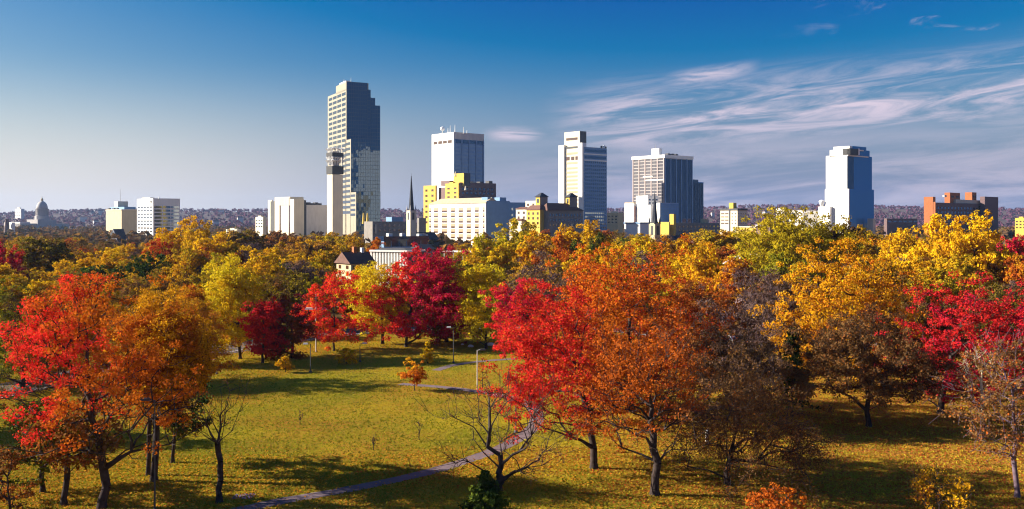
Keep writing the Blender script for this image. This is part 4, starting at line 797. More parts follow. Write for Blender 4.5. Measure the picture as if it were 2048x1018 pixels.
    marks = [(60, 'the domed capitol'), (240, 'the tan windowless office'), (320, 'the white gridded office'), (450, 'the low cream office'), (590, 'the telephone exchange'), (720, 'the dark glass skyscraper'), (825, 'the left steeple'), (915, 'the ribbed white block'),
             (1090, 'the towered hotel'), (1190, 'the slotted cream tower'), (1320, 'the pinstriped tower'), (1465, 'the small cream office'), (1600, 'the grey shed'), (1700, 'the stepped white tower'), (1920, 'the brick block')]
    hide = [(605, 800, 180, 330), (735, 950, 200, 330), (1450, 1640, 180, 262)]      # yards kept clear for the houses
    for Y, step, rowname in ((186, 74, 'near'), (216, 62, 'near'), (252, 56, 'middle'), (296, 50, 'middle'), (350, 44, 'middle'), (420, 40, 'far'), (510, 36, 'far')):
        px = -70 + rng.uniform(0, 30)
        while px < 2120:
            x = px + rng.uniform(-12, 12); px += step * rng.uniform(.8, 1.25); Yt = Y * rng.uniform(.95, 1.06)
            if any(a < x < b and c < Yt < d for a, b, c, d in hide): continue
            if Yt < street_Y(x) + 8: Yt = street_Y(x) + 8
            ly = float(np.interp(x, lim_x, lim_y)); top = min(rng.uniform(12, 18.5), gz(ly + abs(rng.gauss(0, 9)), Yt), gz({186: 552, 216: 524, 252: 502, 296: 487, 350: 476}.get(Y, 440) + rng.uniform(-8, 16), Yt))
            if top < 6: continue
            w = top * rng.uniform(.55, .8)
            k = rng.choices([0, 1, 2, 3, 4, 5, 6], [2.6, 4.2, 2.6, 1.8, 1.6, 2.2, .4])[0]
            me = rng.choice(bares) if k == 3 else (rng.choice(thin) if k in (0,) else rng.choice(protos))
            mk = min(marks, key=lambda q: abs(q[0] - x))[1]
            put('woodland_tree', f'{words[k]} tree in the {rowname} woods below {mk}', me, x, Yt, top, w, pals[k], 'twig' if k == 3 else 'leaf', 'trees of the woods below the skyline')

woods()

# ------------------------------------------------------------------ far woods and hills
def np_noise(x, y, seed, n=6):
    r = np.random.default_rng(seed); v = 0
    for i in range(n):
        a = r.uniform(0, 6.28); f = r.uniform(.6, 1.8); v = v + np.sin((x * math.cos(a) + y * math.sin(a)) * f + r.uniform(0, 6.28)) / n
    return v

def hill_z(X, Y):
    px = CX + F * X / Y
    crest = np.interp(px, [-400, 0, 80, 200, 380, 540, 780, 1000, 1400, 1500, 1640, 1750, 1900, 2048, 2400], [424, 425, 421, 418, 417, 417, 418, 419, 415, 412, 411, 413, 414, 417, 420])
    hc = H - (crest + 5 - Y0) / F * 4300
    t = np.clip((Y - 2300) / 2000, 0, 1); t = t * t * (3 - 2 * t)
    return t * hc * (1 + .1 * np_noise(X / 400, Y / 400, 5)) + 2.5 * np_noise(X / 150, Y / 150, 6) * t

def hills():
    xs = np.linspace(-4200, 4200, 150); ys = np.linspace(2200, 6000, 60); X, Y = np.meshgrid(xs, ys); X = X * (Y / 4300 * .55 + .45)
    Z = hill_z(X, Y); V = np.stack([X, Y, Z - .5], 2).reshape(-1, 3); n = len(xs); i = np.arange(len(ys) - 1)[:, None] * n + np.arange(n - 1)[None]; Q = np.stack([i, i + 1, i + n + 1, i + n], 2).reshape(-1, 4)
    o = link('hills', np_mesh('hills', V, Q, True), plain('hill_floor', (.09, .06, .05), var=.3, scale=.01)); o['kind'] = 'structure'
    rng = np.random.default_rng(4)
    def wood(name, m, y0, y1, s, cols, seed, lab, gap=None):
        Yc = rng.uniform(y0 ** .5, y1 ** .5, m) ** 2; pxs = rng.uniform(-120, 2170, m); Xc = (pxs - CX) / F * Yc; Zc = hill_z(Xc, Yc)
        hh = rng.uniform(.6, 1.25, m) * s; nl = 15; g = rng.normal(size=(m, nl, 3)); g /= np.linalg.norm(g, axis=2, keepdims=True); g[:, :, 2] = np.abs(g[:, :, 2]) * 1.1
        pos = np.stack([Xc, Yc, Zc + hh * .25], 1)[:, None] + g * (hh[:, None, None] * np.array([.52, .52, .62])); V, Q = cards(rng, pos.reshape(-1, 3), g.reshape(-1, 3), s * .55, .8)
        o = link(name, np_mesh(name, V, Q), M['farleaf']); o['kind'] = 'stuff'; tag(o, lab, 'woods')
        for k, q in zip(('c1', 'c2', 'c3'), cols): o[k] = q
        o['gd'] = (0., 0., 0.); return o
    wood('distant_woods', 3800, 2350, 4500, 13, ((.14, .055, .10), (.115, .055, .095), (.17, .065, .07)), 1, 'reddish purple woods covering the far hills')  # purple in these leaf colours includes painted distance haze
    wood('town_woods', 2600, 560, 2300, 9.5, ((.12, .07, .04), (.20, .10, .02), (.10, .09, .02)), 2, 'brown and gold treetops among the downtown buildings')
    r = random.Random(5)
    for i in range(11):                                              # pale houses scattered over the hill
        px = r.choice((r.uniform(110, 215), r.uniform(355, 540), r.uniform(1415, 1560))); Y = r.uniform(2500, 3700); X = gx(px, Y); z = float(hill_z(np.array(X), np.array(Y)))
        t = empty('hill_house', (X, Y, z), r.uniform(0, 1.5)); tag(t, 'tiny pale house among the trees of the far hills', 'house', 'houses on the far hills'); w = r.uniform(5, 10)
        MB().box(-w, w, -5, 5, -3, 14.7).build('wall', M['lgrey'], t); MB().prism([(-5.6, 14.6), (5.6, 14.6), (0, 19)], 0, -w - .5, w + .5).build('roof', M['dbrick'], t)

hills()

# ------------------------------------------------------------------ ground, paths, street
def ground_material():
    m, nt, ns, lk = new_mat('lawn_with_fallen_leaves')
    out = N(ns, 'ShaderNodeOutputMaterial'); b = N(ns, 'ShaderNodeBsdfDiffuse'); b.inputs['Roughness'].default_value = .6
    tc = N(ns, 'ShaderNodeTexCoord'); pos = tc.outputs['Object']
    def noise(scale, detail=4, vec=None, sc=None, rough=.55):
        n = N(ns, 'ShaderNodeTexNoise'); n.inputs['Scale'].default_value = scale; n.inputs['Detail'].default_value = detail; n.inputs['Roughness'].default_value = rough
        if sc: mp = N(ns, 'ShaderNodeMapping'); mp.inputs['Scale'].default_value = sc; lk.new(pos, mp.inputs[0]); lk.new(mp.outputs[0], n.inputs['Vector'])
        else: lk.new(pos, n.inputs['Vector'])
        return n.outputs['Fac']
    def ramp(f, a, c, lo=0., hi=1.):
        r = N(ns, 'ShaderNodeMapRange'); r.inputs[1].default_value = a; r.inputs[2].default_value = c; r.inputs[3].default_value = lo; r.inputs[4].default_value = hi; lk.new(f, r.inputs[0]); return r.outputs[0]
    def mix(f, a, c):
        x = N(ns, 'ShaderNodeMix', data_type='RGBA'); lk.new(f, x.inputs[0])
        for i, v in ((6, a), (7, c)):
            if isinstance(v, tuple): x.inputs[i].default_value = (*v, 1)
            else: lk.new(v, x.inputs[i])
        return x.outputs[2]
    g = mix(ramp(noise(.09, 5), .36, .66), (.175, .17, .012), (.39, .285, .018))      # green to straw
    g = mix(ramp(noise(1.5, 3, sc=(1, .5, 1)), .42, .7, 0, .8), g, (.33, .235, .03))   # dry tufts
    lit = N(ns, 'ShaderNodeMath', operation='MULTIPLY'); lk.new(ramp(noise(.055, 5, rough=.65), .42, .58), lit.inputs[0]); lk.new(ramp(noise(1.9, 4, rough=.7), .38, .6), lit.inputs[1])
    g = mix(lit.outputs[0], g, (.36, .16, .025))                                        # leaf litter
    sep = N(ns, 'ShaderNodeSeparateXYZ'); lk.new(pos, sep.inputs[0])
    drift = N(ns, 'ShaderNodeMath', operation='MULTIPLY'); lk.new(ramp(sep.outputs['X'], 6, 26, 0, .9), drift.inputs[0]); lk.new(ramp(noise(.35, 5, rough=.7), .36, .58), drift.inputs[1])
    g = mix(drift.outputs[0], g, (.30, .125, .028))                                    # russet leaf drifts under the oaks on the right
    far = ramp(sep.outputs['Y'], 185, 215); g = mix(far, g, (.15, .085, .03))
    v = N(ns, 'ShaderNodeVectorMath', operation='SCALE'); lk.new(g, v.inputs[0]); lk.new(ramp(noise(5, 3), .3, .7, .72, 1.25), v.inputs['Scale'])
    bp = N(ns, 'ShaderNodeBump'); bp.inputs['Strength'].default_value = .5; bp.inputs['Distance'].default_value = .12; lk.new(noise(2.2, 5, rough=.7), bp.inputs['Height'])
    lk.new(v.outputs[0], b.inputs['Color']); lk.new(bp.outputs[0], b.inputs['Normal']); lk.new(b.outputs[0], out.inputs[0])
    return m

TRACKS = []
def clear_of_paths(X, Y, w=1.25):
    ok = np.ones(len(X), bool)
    for T in TRACKS[:2]:
        for i in range(len(T) - 1):
            a, d = T[i], T[i + 1] - T[i]; t = np.clip(((X - a[0]) * d[0] + (Y - a[1]) * d[1]) / (d @ d + 1e-6), 0, 1); ok &= np.hypot(X - a[0] - t * d[0], Y - a[1] - t * d[1]) > w
    return ok

def ribbon(name, pts, width, z, mat, kind='structure'):
    """a flat strip along world points, smoothed"""
    P = [Vector((x, y, 0)) for x, y in pts]; out = []
    for i in range(len(P) - 1):
        p0, p1, p2, p3 = P[max(i - 1, 0)], P[i], P[i + 1], P[min(i + 2, len(P) - 1)]
        for k in range(8):
            t = k / 8; out.append(.5 * ((2 * p1) + (p2 - p0) * t + (2 * p0 - 5 * p1 + 4 * p2 - p3) * t * t + (3 * p1 - p0 - 3 * p2 + p3) * t ** 3))
    out.append(P[-1]); vs = []; r = random.Random(len(pts)); TRACKS.append(np.array([(p.x, p.y) for p in out]))
    for i, p in enumerate(out):
        d = (out[min(i + 1, len(out) - 1)] - out[max(i - 1, 0)]).normalized(); n = Vector((-d.y, d.x, 0)); w = width / 2 * r.uniform(.92, 1.1)
        vs += [(p - n * w) + Vector((0, 0, z)), (p + n * w) + Vector((0, 0, z))]
    mb = MB().add(vs, [(2 * i, 2 * i + 2, 2 * i + 3, 2 * i + 1) for i in range(len(out) - 1)]); o = mb.build(name, mat); o['kind'] = kind
    return o

def grounds():
    o = MB().add([(-5600, -55, 0), (5600, -55, 0), (5600, 6300, 0), (-5600, 6300, 0)], [(0, 1, 2, 3)]).build('ground', ground_material()); o['kind'] = 'structure'
    pav = plain('path_asphalt', (.15, .105, .115), var=.16, scale=.7, rough=.95); road = plain('street_asphalt', (.095, .075, .1), var=.25, scale=.6, rough=.95)
    W = lambda px, py: (gx(px, gY(py)), gY(py))
    ribbon('path', [W(*p) for p in ((420, 1034), (560, 1003), (680, 982), (790, 960), (880, 938), (960, 912), (1010, 892), (1048, 870), (1072, 847), (1070, 822), (1048, 804), (1010, 793), (960, 784), (890, 775), (800, 768))], 1.55, .02, pav)
    ribbon('side_path', [W(*p) for p in ((872, 741), (905, 731), (960, 723), (1040, 717), (1110, 714))], 1.4, .02, pav)
    ribbon('street', [(gx(px, Y), Y) for px, Y in STREET], 9.5, .03, road)
    ribbon('kerb', [(gx(px, Y - 5.2), Y - 5.2) for px, Y in STREET], .35, .13, M['grey'])
    ribbon('car_park', [(gx(1345, 169), 169), (gx(1420, 168), 168), (gx(1500, 165.5), 165.5)], 8, .02, road)
    ribbon('paved_pad', [(gx(468, 75.6), 75.6), (gx(508, 75.6), 75.6)], 1.4, .035, plain('shade_tinted_concrete', (.12, .085, .19), var=.2, scale=1.5))  # purple base colour holds the pad's bluish shade
    # fallen leaves
    rng = np.random.default_rng(2); m = 300000; Y = rng.uniform(66 ** .5, 205 ** .5, m) ** 2; X = (rng.uniform(-60, 2110, m) - CX) / F * Y
    d = np_noise(X / 4, Y / 4, 31) + .8 * np_noise(X / 14, Y / 14, 32) + np.where((X > 5), .5, 0) + np.where((X > 20), .3, 0) + np.where((Y < 89), .5, 0) + np.where((Y > 148) & (Y < 180) & (X < 20), .6, 0) - np.where((X > -32) & (X < 8) & (Y > 92) & (Y < 150), 1.5, 0); keep = rng.normal(size=m) * .35 + d > .2; keep &= clear_of_paths(X, Y, .85) | (rng.uniform(0, 1, m) < .12); X, Y = X[keep], Y[keep]; n = len(X)
    pos = np.stack([X, Y, rng.uniform(.03, .09, n)], 1); V, Q = cards(rng, pos, np.tile([[0, 0, 1.]], (n, 1)), .165, .8, up=.6, rnd=.7)
    o = link('fallen_leaves', np_mesh('fallen_leaves', V, Q), M['leaf']); tag(o, 'orange and brown fallen leaves strewn over the lawn', 'leaves', kind='stuff')
    o['c1'], o['c2'], o['c3'], o['gd'] = (.50, .21, .02), (.38, .085, .02), (.56, .32, .03), (.005, 0., 0.)
    # grass blades standing on the near lawn
    m = 170000; Y = rng.uniform(66 ** .5, 190 ** .5, m) ** 2; X = (rng.uniform(-40, 2090, m) - CX) / F * Y
    ok = clear_of_paths(X, Y, .8); X, Y = X[ok], Y[ok]; m = len(X)
    V, Q = cards(rng, np.stack([X, Y, rng.uniform(.02, .12, m)], 1), np.tile([[0, -.6, .5]], (m, 1)), .22, .45, up=.2, rnd=.9)
    o = link('grass', np_mesh('grass', V, Q), M['blade']); tag(o, 'short olive and straw grass of the park lawn', 'grass', kind='stuff')
    o['c1'], o['c2'], o['c3'], o['gd'] = (.185, .19, .014), (.37, .28, .022), (.34, .25, .022), (.006, 0., 0.)

grounds()

# ------------------------------------------------------------------ park furniture, cars, houses at the edge
def furniture():
    def lamp(label, px, base, top, side=1, mat='dkgrey', head='lgrey', Y=None, arm=.75):
        Y = Y or gY(base); h = gz(top, Y); t = empty('street_lamp', (gx(px, Y), Y, 0)); tag(t, label, 'street lamp')
        MB().tube([(0, 0, -.1), (0, 0, h)], [.075, .05], 8).build('pole', M[mat], t); MB().lathe([(.2, 0), (.2, .18), (.12, .3)], 0, 0, 8).build('base', M['dkgrey'], t)
        MB().tube([(0, 0, h - .06), (side * arm * .5, 0, h + .05)], .04, 6).build('arm', M[mat], t)
        x0, x1 = sorted((side * arm * .45, side * arm * 1.45)); MB().frustum(x0, x1, -.19, .19, h - .04, h + .15, .08, .06).build('lamp_head', M[head], t)
    lamp('dark lamp post with tall pole beside the curving path', 1031.6, 866, 739); lamp('shorter dark lamp post with pale head left of the crooked bare tree', 977.7, 899, 791, head='white')
    lamp('pale white lamp post by the far bend of path', 954.5, 785, 700, mat='lgrey', head='dkgrey'); lamp('grey lamp post between the crimson maple and pale yellow tree', 907, 726, 655, -1, 'dkgrey', 'white')
    lamp('thin lamp post behind the lawn below the golden yellow tree', 720, 724, 687, 1, 'dkgrey'); lamp('lamp post in front of the dark purple brown tree', 621, 745, 688, -1, 'dkgrey', 'white')
    lamp('small lamp post at left under the dull yellow tree', 434, 748, 719, -1, 'dkgrey', 'white'); lamp('thin dark lamp post in front of the tall rusty oak', 309.5, 1024, 800, -1, Y=71.5, head='dkgrey')
    t = empty('lamp_mast', (gx(632, 158), 158, 0)); tag(t, 'tall grey mast with two long white lamp heads before the orange red maple', 'lamp mast'); h = gz(588, 158)
    MB().tube([(0, 0, 0), (0, 0, h)], [.12, .08], 8).build('pole', M['grey'], t); z = gz(618, 158)
    for s in (-1, 1):
        MB().tube([(0, 0, z), (s * .5, 0, z + .05)], .06, 6).build('arm', M['grey'], t); MB().frustum(min(s * .4, s * 1.85), max(s * .4, s * 1.85), -.3, .3, z - .1, z + .25, .2, .12).build('lamp_head', M['white'], t)
    t = empty('utility_pole', (gx(506, 170), 170, 0)); tag(t, 'thin grey utility pole among the gold trees at left', 'utility pole'); h = gz(568, 170); MB().tube([(0, 0, 0), (0, 0, h)], [.12, .07], 8).build('pole', M['dkgrey'], t); MB().box(-.5, .5, -.05, .05, h - .9, h - .8).build('crossarm', M['dkgrey'], t)
    t = empty('wooden_post', (gx(1546, 141), 141, 0)); tag(t, 'sunlit wooden post near the dark conifer', 'post'); MB().lathe([(.14, 0), (.13, gz(676, 141)), (.04, gz(675, 141))], 0, 0, 8).build('shaft', M['tan'], t); MB().lathe([(.2, -.05), (.2, .14), (.15, .2)], 0, 0, 8).build('footing', M['grey'], t)
    t = empty('marker_post', (gx(1414, 93), 93, 0)); tag(t, 'short white post seen through the drooping tree', 'post'); MB().box(-.12, .12, -.1, .1, 0, 1.3).build('shaft', M['white'], t); MB().frustum(-.15, .15, -.13, .13, 1.29, 1.42, .1, .08).build('cap', M['white'], t)
    # boulders
    for px, py, s, sd, lab in ((941, 694, .45, 1, 'small pale boulder on grass left of the pale yellow tree trunk'), (981, 691, .6, 2, 'white boulder on grass right of the pale yellow tree trunk'), (925, 690, .25, 3, 'smallest pale stone on grass by the grey lamp post')):
        Y = gY(py); bm = bmesh.new(); bmesh.ops.create_icosphere(bm, subdivisions=2, radius=s); r = random.Random(sd)
        for v in bm.verts: v.co = Vector((v.co.x * 1.2, v.co.y * .9, max(v.co.z * .75, -.1))) * r.uniform(.86, 1.1)
        me = bpy.data.meshes.new('boulder'); bm.to_mesh(me); bm.free(); o = link('boulder', me, M['white'], None, (gx(px, Y), Y, .08)); tag(o, lab, 'boulder')
    # parked cars
    rubber = plain('tyre_rubber', (.02, .02, .02)); carglass = glass('car_glass', (.01, .012, .015), .3)
    def car(label, px, Y, rz, paint, van=False):
        t = empty('parked_car', (gx(px, Y), Y, .03), rz); tag(t, label, 'car', 'cars parked behind the park'); hb, ht = (1.05, 1.95) if van else (.88, 1.42)
        side = [(-2.2, .3), (2.2, .3), (2.25, .62), (2.1, .8), (1.0, hb), (-1.9, hb), (-2.25, .8)]
        MB().prism(side, 1, -.86, .86).build('body', paint, t)
        cab = [(-2.0 if van else -1.75, hb - .02), (1.05, hb - .02), (.35, ht), (-1.8 if van else -1.2, ht)]; MB().prism(cab, 1, -.74, .74).build('cabin', paint, t)
        MB().prism([(.98, hb + .03), (1.08, hb + .03), (.42, ht - .06), (.32, ht - .06)], 1, -.66, .66).build('windscreen', carglass, t); MB().prism([(-2.03 if van else -1.79, hb + .03), (-1.5, hb + .03), (-1.5, ht - .08), (-1.83 if van else -1.3, ht - .08)], 1, -.62, .62).build('rear_window', carglass, t)
        for s in (-1, 1): MB().prism([(-1.45, hb + .04), (.8, hb + .04), (.3, ht - .09), (-1.2, ht - .09)], 1, min(s * .7, s * .77), max(s * .7, s * .77)).build('side_window', carglass, t)
        for x in (-1.4, 1.4):
            for s in (-1, 1):
                wv = MB().tube([(x, s * .72, .3), (x, s * .92, .3)], .32, 12).build('wheel', rubber, t); MB().tube([(x, s * .9, .3), (x, s * .94, .3)], .18, 8).build('rim', M['steel'], wv)
        for s in (-1, 1): MB().box(2.16, 2.27, s * .62 - .16, s * .62 + .16, .58, .74).build('headlight', M['white'], t)
    pt = lambda n, c: plain(n, c, rough=.25, var=.03, spec=.6)
    car('white parked car, leftmost beside the central oak', 1385, 170, R(-75), pt('white_car_paint', (.7, .7, .7))); car('cream parked car second from left', 1403, 169.5, R(-72), pt('cream_car_paint', (.55, .5, .42)))
    car('violet blue parked van in the middle of the row', 1421, 169, R(-70), pt('violet_paint', (.10, .07, .3)), True); car('silver parked car right of the violet van', 1440, 168.6, R(-74), pt('silver_car_paint', (.45, .45, .48))); car('pale grey parked car at the right end of the row', 1466, 168, R(-70), pt('grey_car_paint', (.5, .52, .55)))
    # houses beyond the street
    b = Bd('gabled_house', 'cream house with dark brown roof between the red maple and golden yellow tree', 'house', 702, 232, 52)
    o, d = b.vol('wall', M['tan'], 673, 702, 748, 527); ze = d[5]; zr = b.z(505)
    MB().prism([(-.5, ze - .1), (d[3] + .5, ze - .1), (d[3] / 2, zr)], 0, -.5, d[1] + .5).build('roof', M['roof'], b.root)
    MB().add([(-.06, .2, ze), (-.06, d[3] - .2, ze), (-.06, d[3] / 2, zr - .4), (.1, .2, ze), (.1, d[3] - .2, ze), (.1, d[3] / 2, zr - .4)], [(0, 2, 1), (3, 4, 5), (0, 1, 4, 3), (1, 2, 5, 4), (2, 0, 3, 5)]).build('gable', M['tan'], b.root)
    b.grid('L', d, M['bwin'], 2, 2, fc=.3, fr=.5, py=(528, 556)); b.grid('R', d, M['dwin'], 4, 2, fc=.3, fr=.5, py=(528, 556))
    c = MB().box(d[1] * .4, d[1] * .4 + .9, d[3] / 2 - .5, d[3] / 2 + .5, zr - .8, zr + 1.3).build('chimney', M['brick'], b.root); MB().box(d[1] * .75, d[1] * .75 + .7, d[3] / 2 - .4, d[3] / 2 + .4, zr - .7, zr + 1.).build('chimney', M['white'], b.root)
    b = Bd('colonnade_hall', 'low hall with white posts and eave behind the golden yellow tree', 'hall', 814, 300, 26)
    x1 = 12.; y1 = b.L(741); zt = b.z(502.5)
    MB().box(1.6, x1, .2, y1, 0, zt - .3).build('wall', M['dkgrey'], b.root); MB().box(-.3, x1 + .3, -.2, y1 + .3, zt - .3, zt + .25).build('eave', M['white'], b.root)
    n = 13
    for i in range(n): y = .3 + (y1 - .5) * i / (n - 1); MB().box(0, .45, y - .3, y + .3, 0, zt - .3).build('post', M['white'], b.root)
    MB().frustum(.4, x1 - .4, .4, y1 - .4, zt + .25, zt + .8, 2.5, 2.5).build('roof', M['dkgrey'], b.root)
    b = Bd('carport', 'thin white eave line between the crimson maple and yellow green tree', 'carport', 946, 310, 26); y1 = b.L(886); zt = b.z(503)
    MB().box(-.3, 6, -.2, y1, zt - .3, zt).build('roof', M['white'], b.root)
    for i in range(4): MB().box(0, .3, .2 + (y1 - .8) * i / 3, .5 + (y1 - .8) * i / 3, 0, zt - .3).build('post', M['grey'], b.root)
    b = Bd('grey_gabled_hall', 'grey pitched roof peeping above the crimson maple before the flat dark store', 'hall', 842, 380, 50); o, d = b.vol('wall', M['stone'], 822, 842, 868, 498); MB().prism([(-.6, d[5] - .1), (d[3] + .6, d[5] - .1), (d[3] / 2, b.z(489))], 0, -.6, d[1] + .6).build('roof', M['slate'], b.root)
    MB().box(-.12, .1, d[3] * .35, d[3] * .65, 0, 3).build('door', M['dwin'], b.root)
    b = Bd('metal_roofed_shed', 'long shed with white metal roof behind the biggest green tree', 'shed', 1626, 212, 60); o, d = b.vol('wall', M['dbrick'], 1452, 1626, 1650, 535)
    zr = b.z(514, 4, 0); MB().add([(-.7, -.5, d[5] - .1), (-.7, d[3] + .5, d[5] - .1), (6, d[3] + .5, zr), (6, -.5, zr), (-.7, -.5, d[5] - .3), (-.7, d[3] + .5, d[5] - .3), (12.5, d[3] + .5, d[5] - .3), (12.5, -.5, d[5] - .3)], [(0, 3, 2, 1), (4, 5, 6, 7), (0, 1, 5, 4), (3, 7, 6, 2), (1, 2, 6, 5), (0, 4, 7, 3)]).build('roof', plain('rusty_white_metal', (.62, .6, .62), var=.5, scale=.5, rough=.5), b.root)
    b = Bd('small_house', 'small dark roofed house with chimney among the gold trees right of central oak', 'house', 1392, 330, 45); o, d = b.vol('wall', M['cream'], 1380, 1392, 1406, 497); MB().prism([(-.5, d[5] - .1), (d[3] + .5, d[5] - .1), (d[3] / 2, b.z(491))], 0, -.5, d[1] + .5).build('roof', M['roof'], b.root); MB().box(1, 2.4, d[3] / 2 + .5, d[3] / 2 + 1.9, d[5], b.z(478)).build('chimney', M['dbrick'], b.root)

furniture()

# ------------------------------------------------------------------ air, light, sky, camera
def haze():
    m, nt, ns, lk = new_mat('haze_air'); out = N(ns, 'ShaderNodeOutputMaterial'); v = N(ns, 'ShaderNodeVolumePrincipled')
    v.inputs['Color'].default_value = (.36, .56, .95, 1); v.inputs['Density'].default_value = 3.8e-5; v.inputs['Anisotropy'].default_value = .2
    lk.new(v.outputs[0], out.inputs['Volume'])
    o = MB().box(-6500, 6500, -60, 6500, -2, 186).build('haze', m); o['kind'] = 'stuff'; o['label'] = 'thin blue air haze over the town'

def sky_and_sun():
    w = bpy.data.worlds.new('World'); SC.world = w; w.use_nodes = True; nt = w.node_tree; ns, lk = nt.nodes, nt.links; ns.clear()
    out = N(ns, 'ShaderNodeOutputWorld'); bg = N(ns, 'ShaderNodeBackground'); bg.inputs['Strength'].default_value = .07
    st = N(ns, 'ShaderNodeTexSky', sky_type='NISHITA'); st.sun_disc = False; st.sun_elevation = R(SUN_EL); st.sun_rotation = R(-(90 - BETA)); st.air_density = 1.1; st.dust_density = .6; st.ozone_density = 3.
    tc = N(ns, 'ShaderNodeTexCoord'); sp = N(ns, 'ShaderNodeSeparateXYZ'); lk.new(tc.outputs['Generated'], sp.inputs[0])
    def mth(op, a, b=None, c=None):
        n = N(ns, 'ShaderNodeMath', operation=op)
        for i, x in enumerate((a, b, c)):
            if x is None: continue
            if isinstance(x, (int, float)): n.inputs[i].default_value = x
            else: lk.new(x, n.inputs[i])
        return n.outputs[0]
    def smooth(x, a, b, lo=0., hi=1.):
        n = N(ns, 'ShaderNodeMapRange', interpolation_type='SMOOTHSTEP'); n.inputs[1].default_value = a; n.inputs[2].default_value = b; n.inputs[3].default_value = lo; n.inputs[4].default_value = hi; lk.new(x, n.inputs[0]); return n.outputs[0]
    az = mth('ARCTAN2', sp.outputs['X'], sp.outputs['Y']); el = mth('ARCSINE', sp.outputs['Z'])          # azimuth from straight ahead, elevation
    def cloud_noise(sx, sy, shear, off, detail=7, rough=.62, dist=.6):
        cb = N(ns, 'ShaderNodeCombineXYZ'); lk.new(mth('MULTIPLY', az, sx), cb.inputs[0]); lk.new(mth('MULTIPLY', mth('SUBTRACT', el, mth('MULTIPLY', az, shear)), sy), cb.inputs[1]); cb.inputs[2].default_value = off
        n = N(ns, 'ShaderNodeTexNoise'); n.inputs['Scale'].default_value = 1.; n.inputs['Detail'].default_value = detail; n.inputs['Roughness'].default_value = rough; n.inputs['Distortion'].default_value = dist; lk.new(cb.outputs[0], n.inputs['Vector']); return n.outputs['Fac']
    # deepen the blue channel by channel and pale the air towards the horizon, whitest on the sunny left
    sc_ = N(ns, 'ShaderNodeSeparateColor'); cc = N(ns, 'ShaderNodeCombineColor'); lk.new(st.outputs[0], sc_.inputs[0])
    for i, (k, o_, fl) in enumerate(((.86, -1.78, .0), (.717, -1.47, .3), (.50, -.03, .6))): lk.new(mth('MAXIMUM', mth('MULTIPLY_ADD', sc_.outputs[i], k, o_), fl), cc.inputs[i])
    hz = N(ns, 'ShaderNodeMix', data_type='RGBA'); lk.new(smooth(az, -.5, .15), hz.inputs[0]); hz.inputs[6].default_value = (4.1, 4.0, 4.05, 1); hz.inputs[7].default_value = (.95, 1.3, 2.3, 1)
    h2 = N(ns, 'ShaderNodeMix', data_type='RGBA'); lk.new(smooth(el, .168, -.01, 0, .92), h2.inputs[0]); lk.new(cc.outputs[0], h2.inputs[6]); lk.new(hz.outputs[2], h2.inputs[7])
    back = N(ns, 'ShaderNodeMix', data_type='RGBA'); lk.new(mth('MAXIMUM', smooth(az, .55, .9), smooth(sp.outputs['Y'], .1, -.3, 0, .8)), back.inputs[0]); lk.new(h2.outputs[2], back.inputs[6]); back.inputs[7].default_value = (.22, .8, 2.1, 1)
    # broad veil low on the right
    veil = mth('MULTIPLY', smooth(cloud_noise(5, 38, .05, 3.1), .36, .66), mth('MULTIPLY', smooth(az, -.12, .2), smooth(el, .12, .03)))
    # streaming cirrus band, rising to the right
    band = mth('SUBTRACT', el, mth('MULTIPLY_ADD', az, .05, .098)); env = mth('MULTIPLY', smooth(mth('ABSOLUTE', band), .055, .0), smooth(az, .02, .13))
    cir = mth('MULTIPLY', smooth(cloud_noise(7, 58, .10, 7.7, 8, .63, .8), .37, .66), env)
    pf = mth('MULTIPLY', smooth(mth('ABSOLUTE', mth('SUBTRACT', el, .090)), .011, 0.), smooth(mth('ABSOLUTE', mth('SUBTRACT', az, .003)), .04, .005))
    puff = mth('MULTIPLY', smooth(cloud_noise(14, 110, -.05, 1.3), .22, .55), pf)
    pf2 = mth('MULTIPLY', smooth(mth('ABSOLUTE', mth('SUBTRACT', el, mth('MULTIPLY_ADD', az, .12, .124))), .012, 0.), smooth(mth('ABSOLUTE', mth('SUBTRACT', az, .205)), .06, .01))
    puff = mth('MAXIMUM', puff, mth('MULTIPLY', smooth(cloud_noise(16, 90, .12, 9.3), .25, .6), pf2))
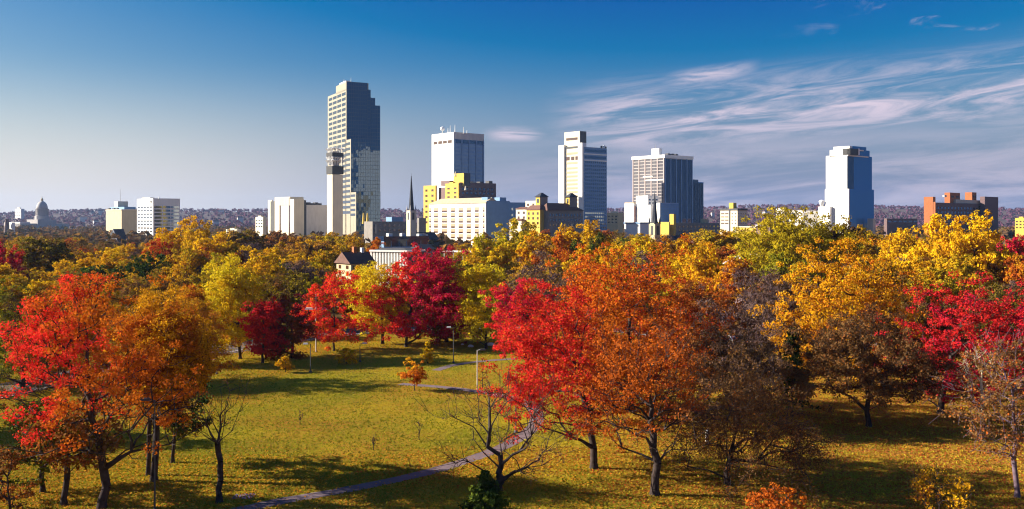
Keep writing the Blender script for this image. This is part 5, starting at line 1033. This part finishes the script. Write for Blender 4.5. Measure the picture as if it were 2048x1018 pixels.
    hi = mth('MULTIPLY', smooth(cloud_noise(16, 60, .1, 5.2), .58, .78), mth('MULTIPLY', smooth(az, .25, .45), smooth(el, .14, .2)))
    tot = mth('MAXIMUM', mth('MAXIMUM', mth('MULTIPLY', veil, .62), mth('MULTIPLY', cir, 1.)), mth('MAXIMUM', mth('MULTIPLY', puff, .95), mth('MULTIPLY', hi, .6)))
    mx = N(ns, 'ShaderNodeMix', data_type='RGBA'); lk.new(mth('MULTIPLY', tot, mth('MULTIPLY', smooth(mth('ABSOLUTE', az), 1., .7), smooth(sp.outputs['Y'], 0., .3))), mx.inputs[0]); lk.new(back.outputs[2], mx.inputs[6]); mx.inputs[7].default_value = (3.7, 3.2, 3.8, 1)
    lk.new(mx.outputs[2], bg.inputs[0]); lk.new(bg.outputs[0], out.inputs[0])
    ld = bpy.data.lights.new('sun', 'SUN'); ld.energy = 5.0; ld.angle = R(.5); ld.color = (1, .9, .74); lo = bpy.data.objects.new('sun', ld); COL.objects.link(lo)
    s = Vector((-math.cos(R(BETA)) * math.cos(R(SUN_EL)), math.sin(R(BETA)) * math.cos(R(SUN_EL)), math.sin(R(SUN_EL)))); lo.rotation_euler = s.to_track_quat('Z', 'Y').to_euler(); lo.location = s * 300

def camera():
    cd = bpy.data.cameras.new('camera'); c = bpy.data.objects.new('camera', cd); COL.objects.link(c); c.location = (0, 0, H); c.rotation_euler = (R(90), 0, 0)
    cd.sensor_width = 36; cd.lens = F / 2048 * 36; cd.shift_y = -(509 - Y0) / 2048; cd.clip_start = 1; cd.clip_end = 20000; SC.camera = c

haze(); sky_and_sun(); camera()
v = SC.view_settings; v.view_transform = 'Standard'; v.look = 'None'; v.exposure = 1.5; v.gamma = 1
SC.render.engine = 'CYCLES'; cy = SC.cycles
cy.use_denoising = True; cy.denoising_prefilter = 'ACCURATE'; cy.filter_width = 1.15; cy.max_bounces = 6; cy.diffuse_bounces = 3; cy.glossy_bounces = 3; cy.transmission_bounces = 3; cy.volume_bounces = 1; cy.transparent_max_bounces = 4
cy.caustics_reflective = False; cy.caustics_refractive = False; cy.sample_clamp_indirect = 4
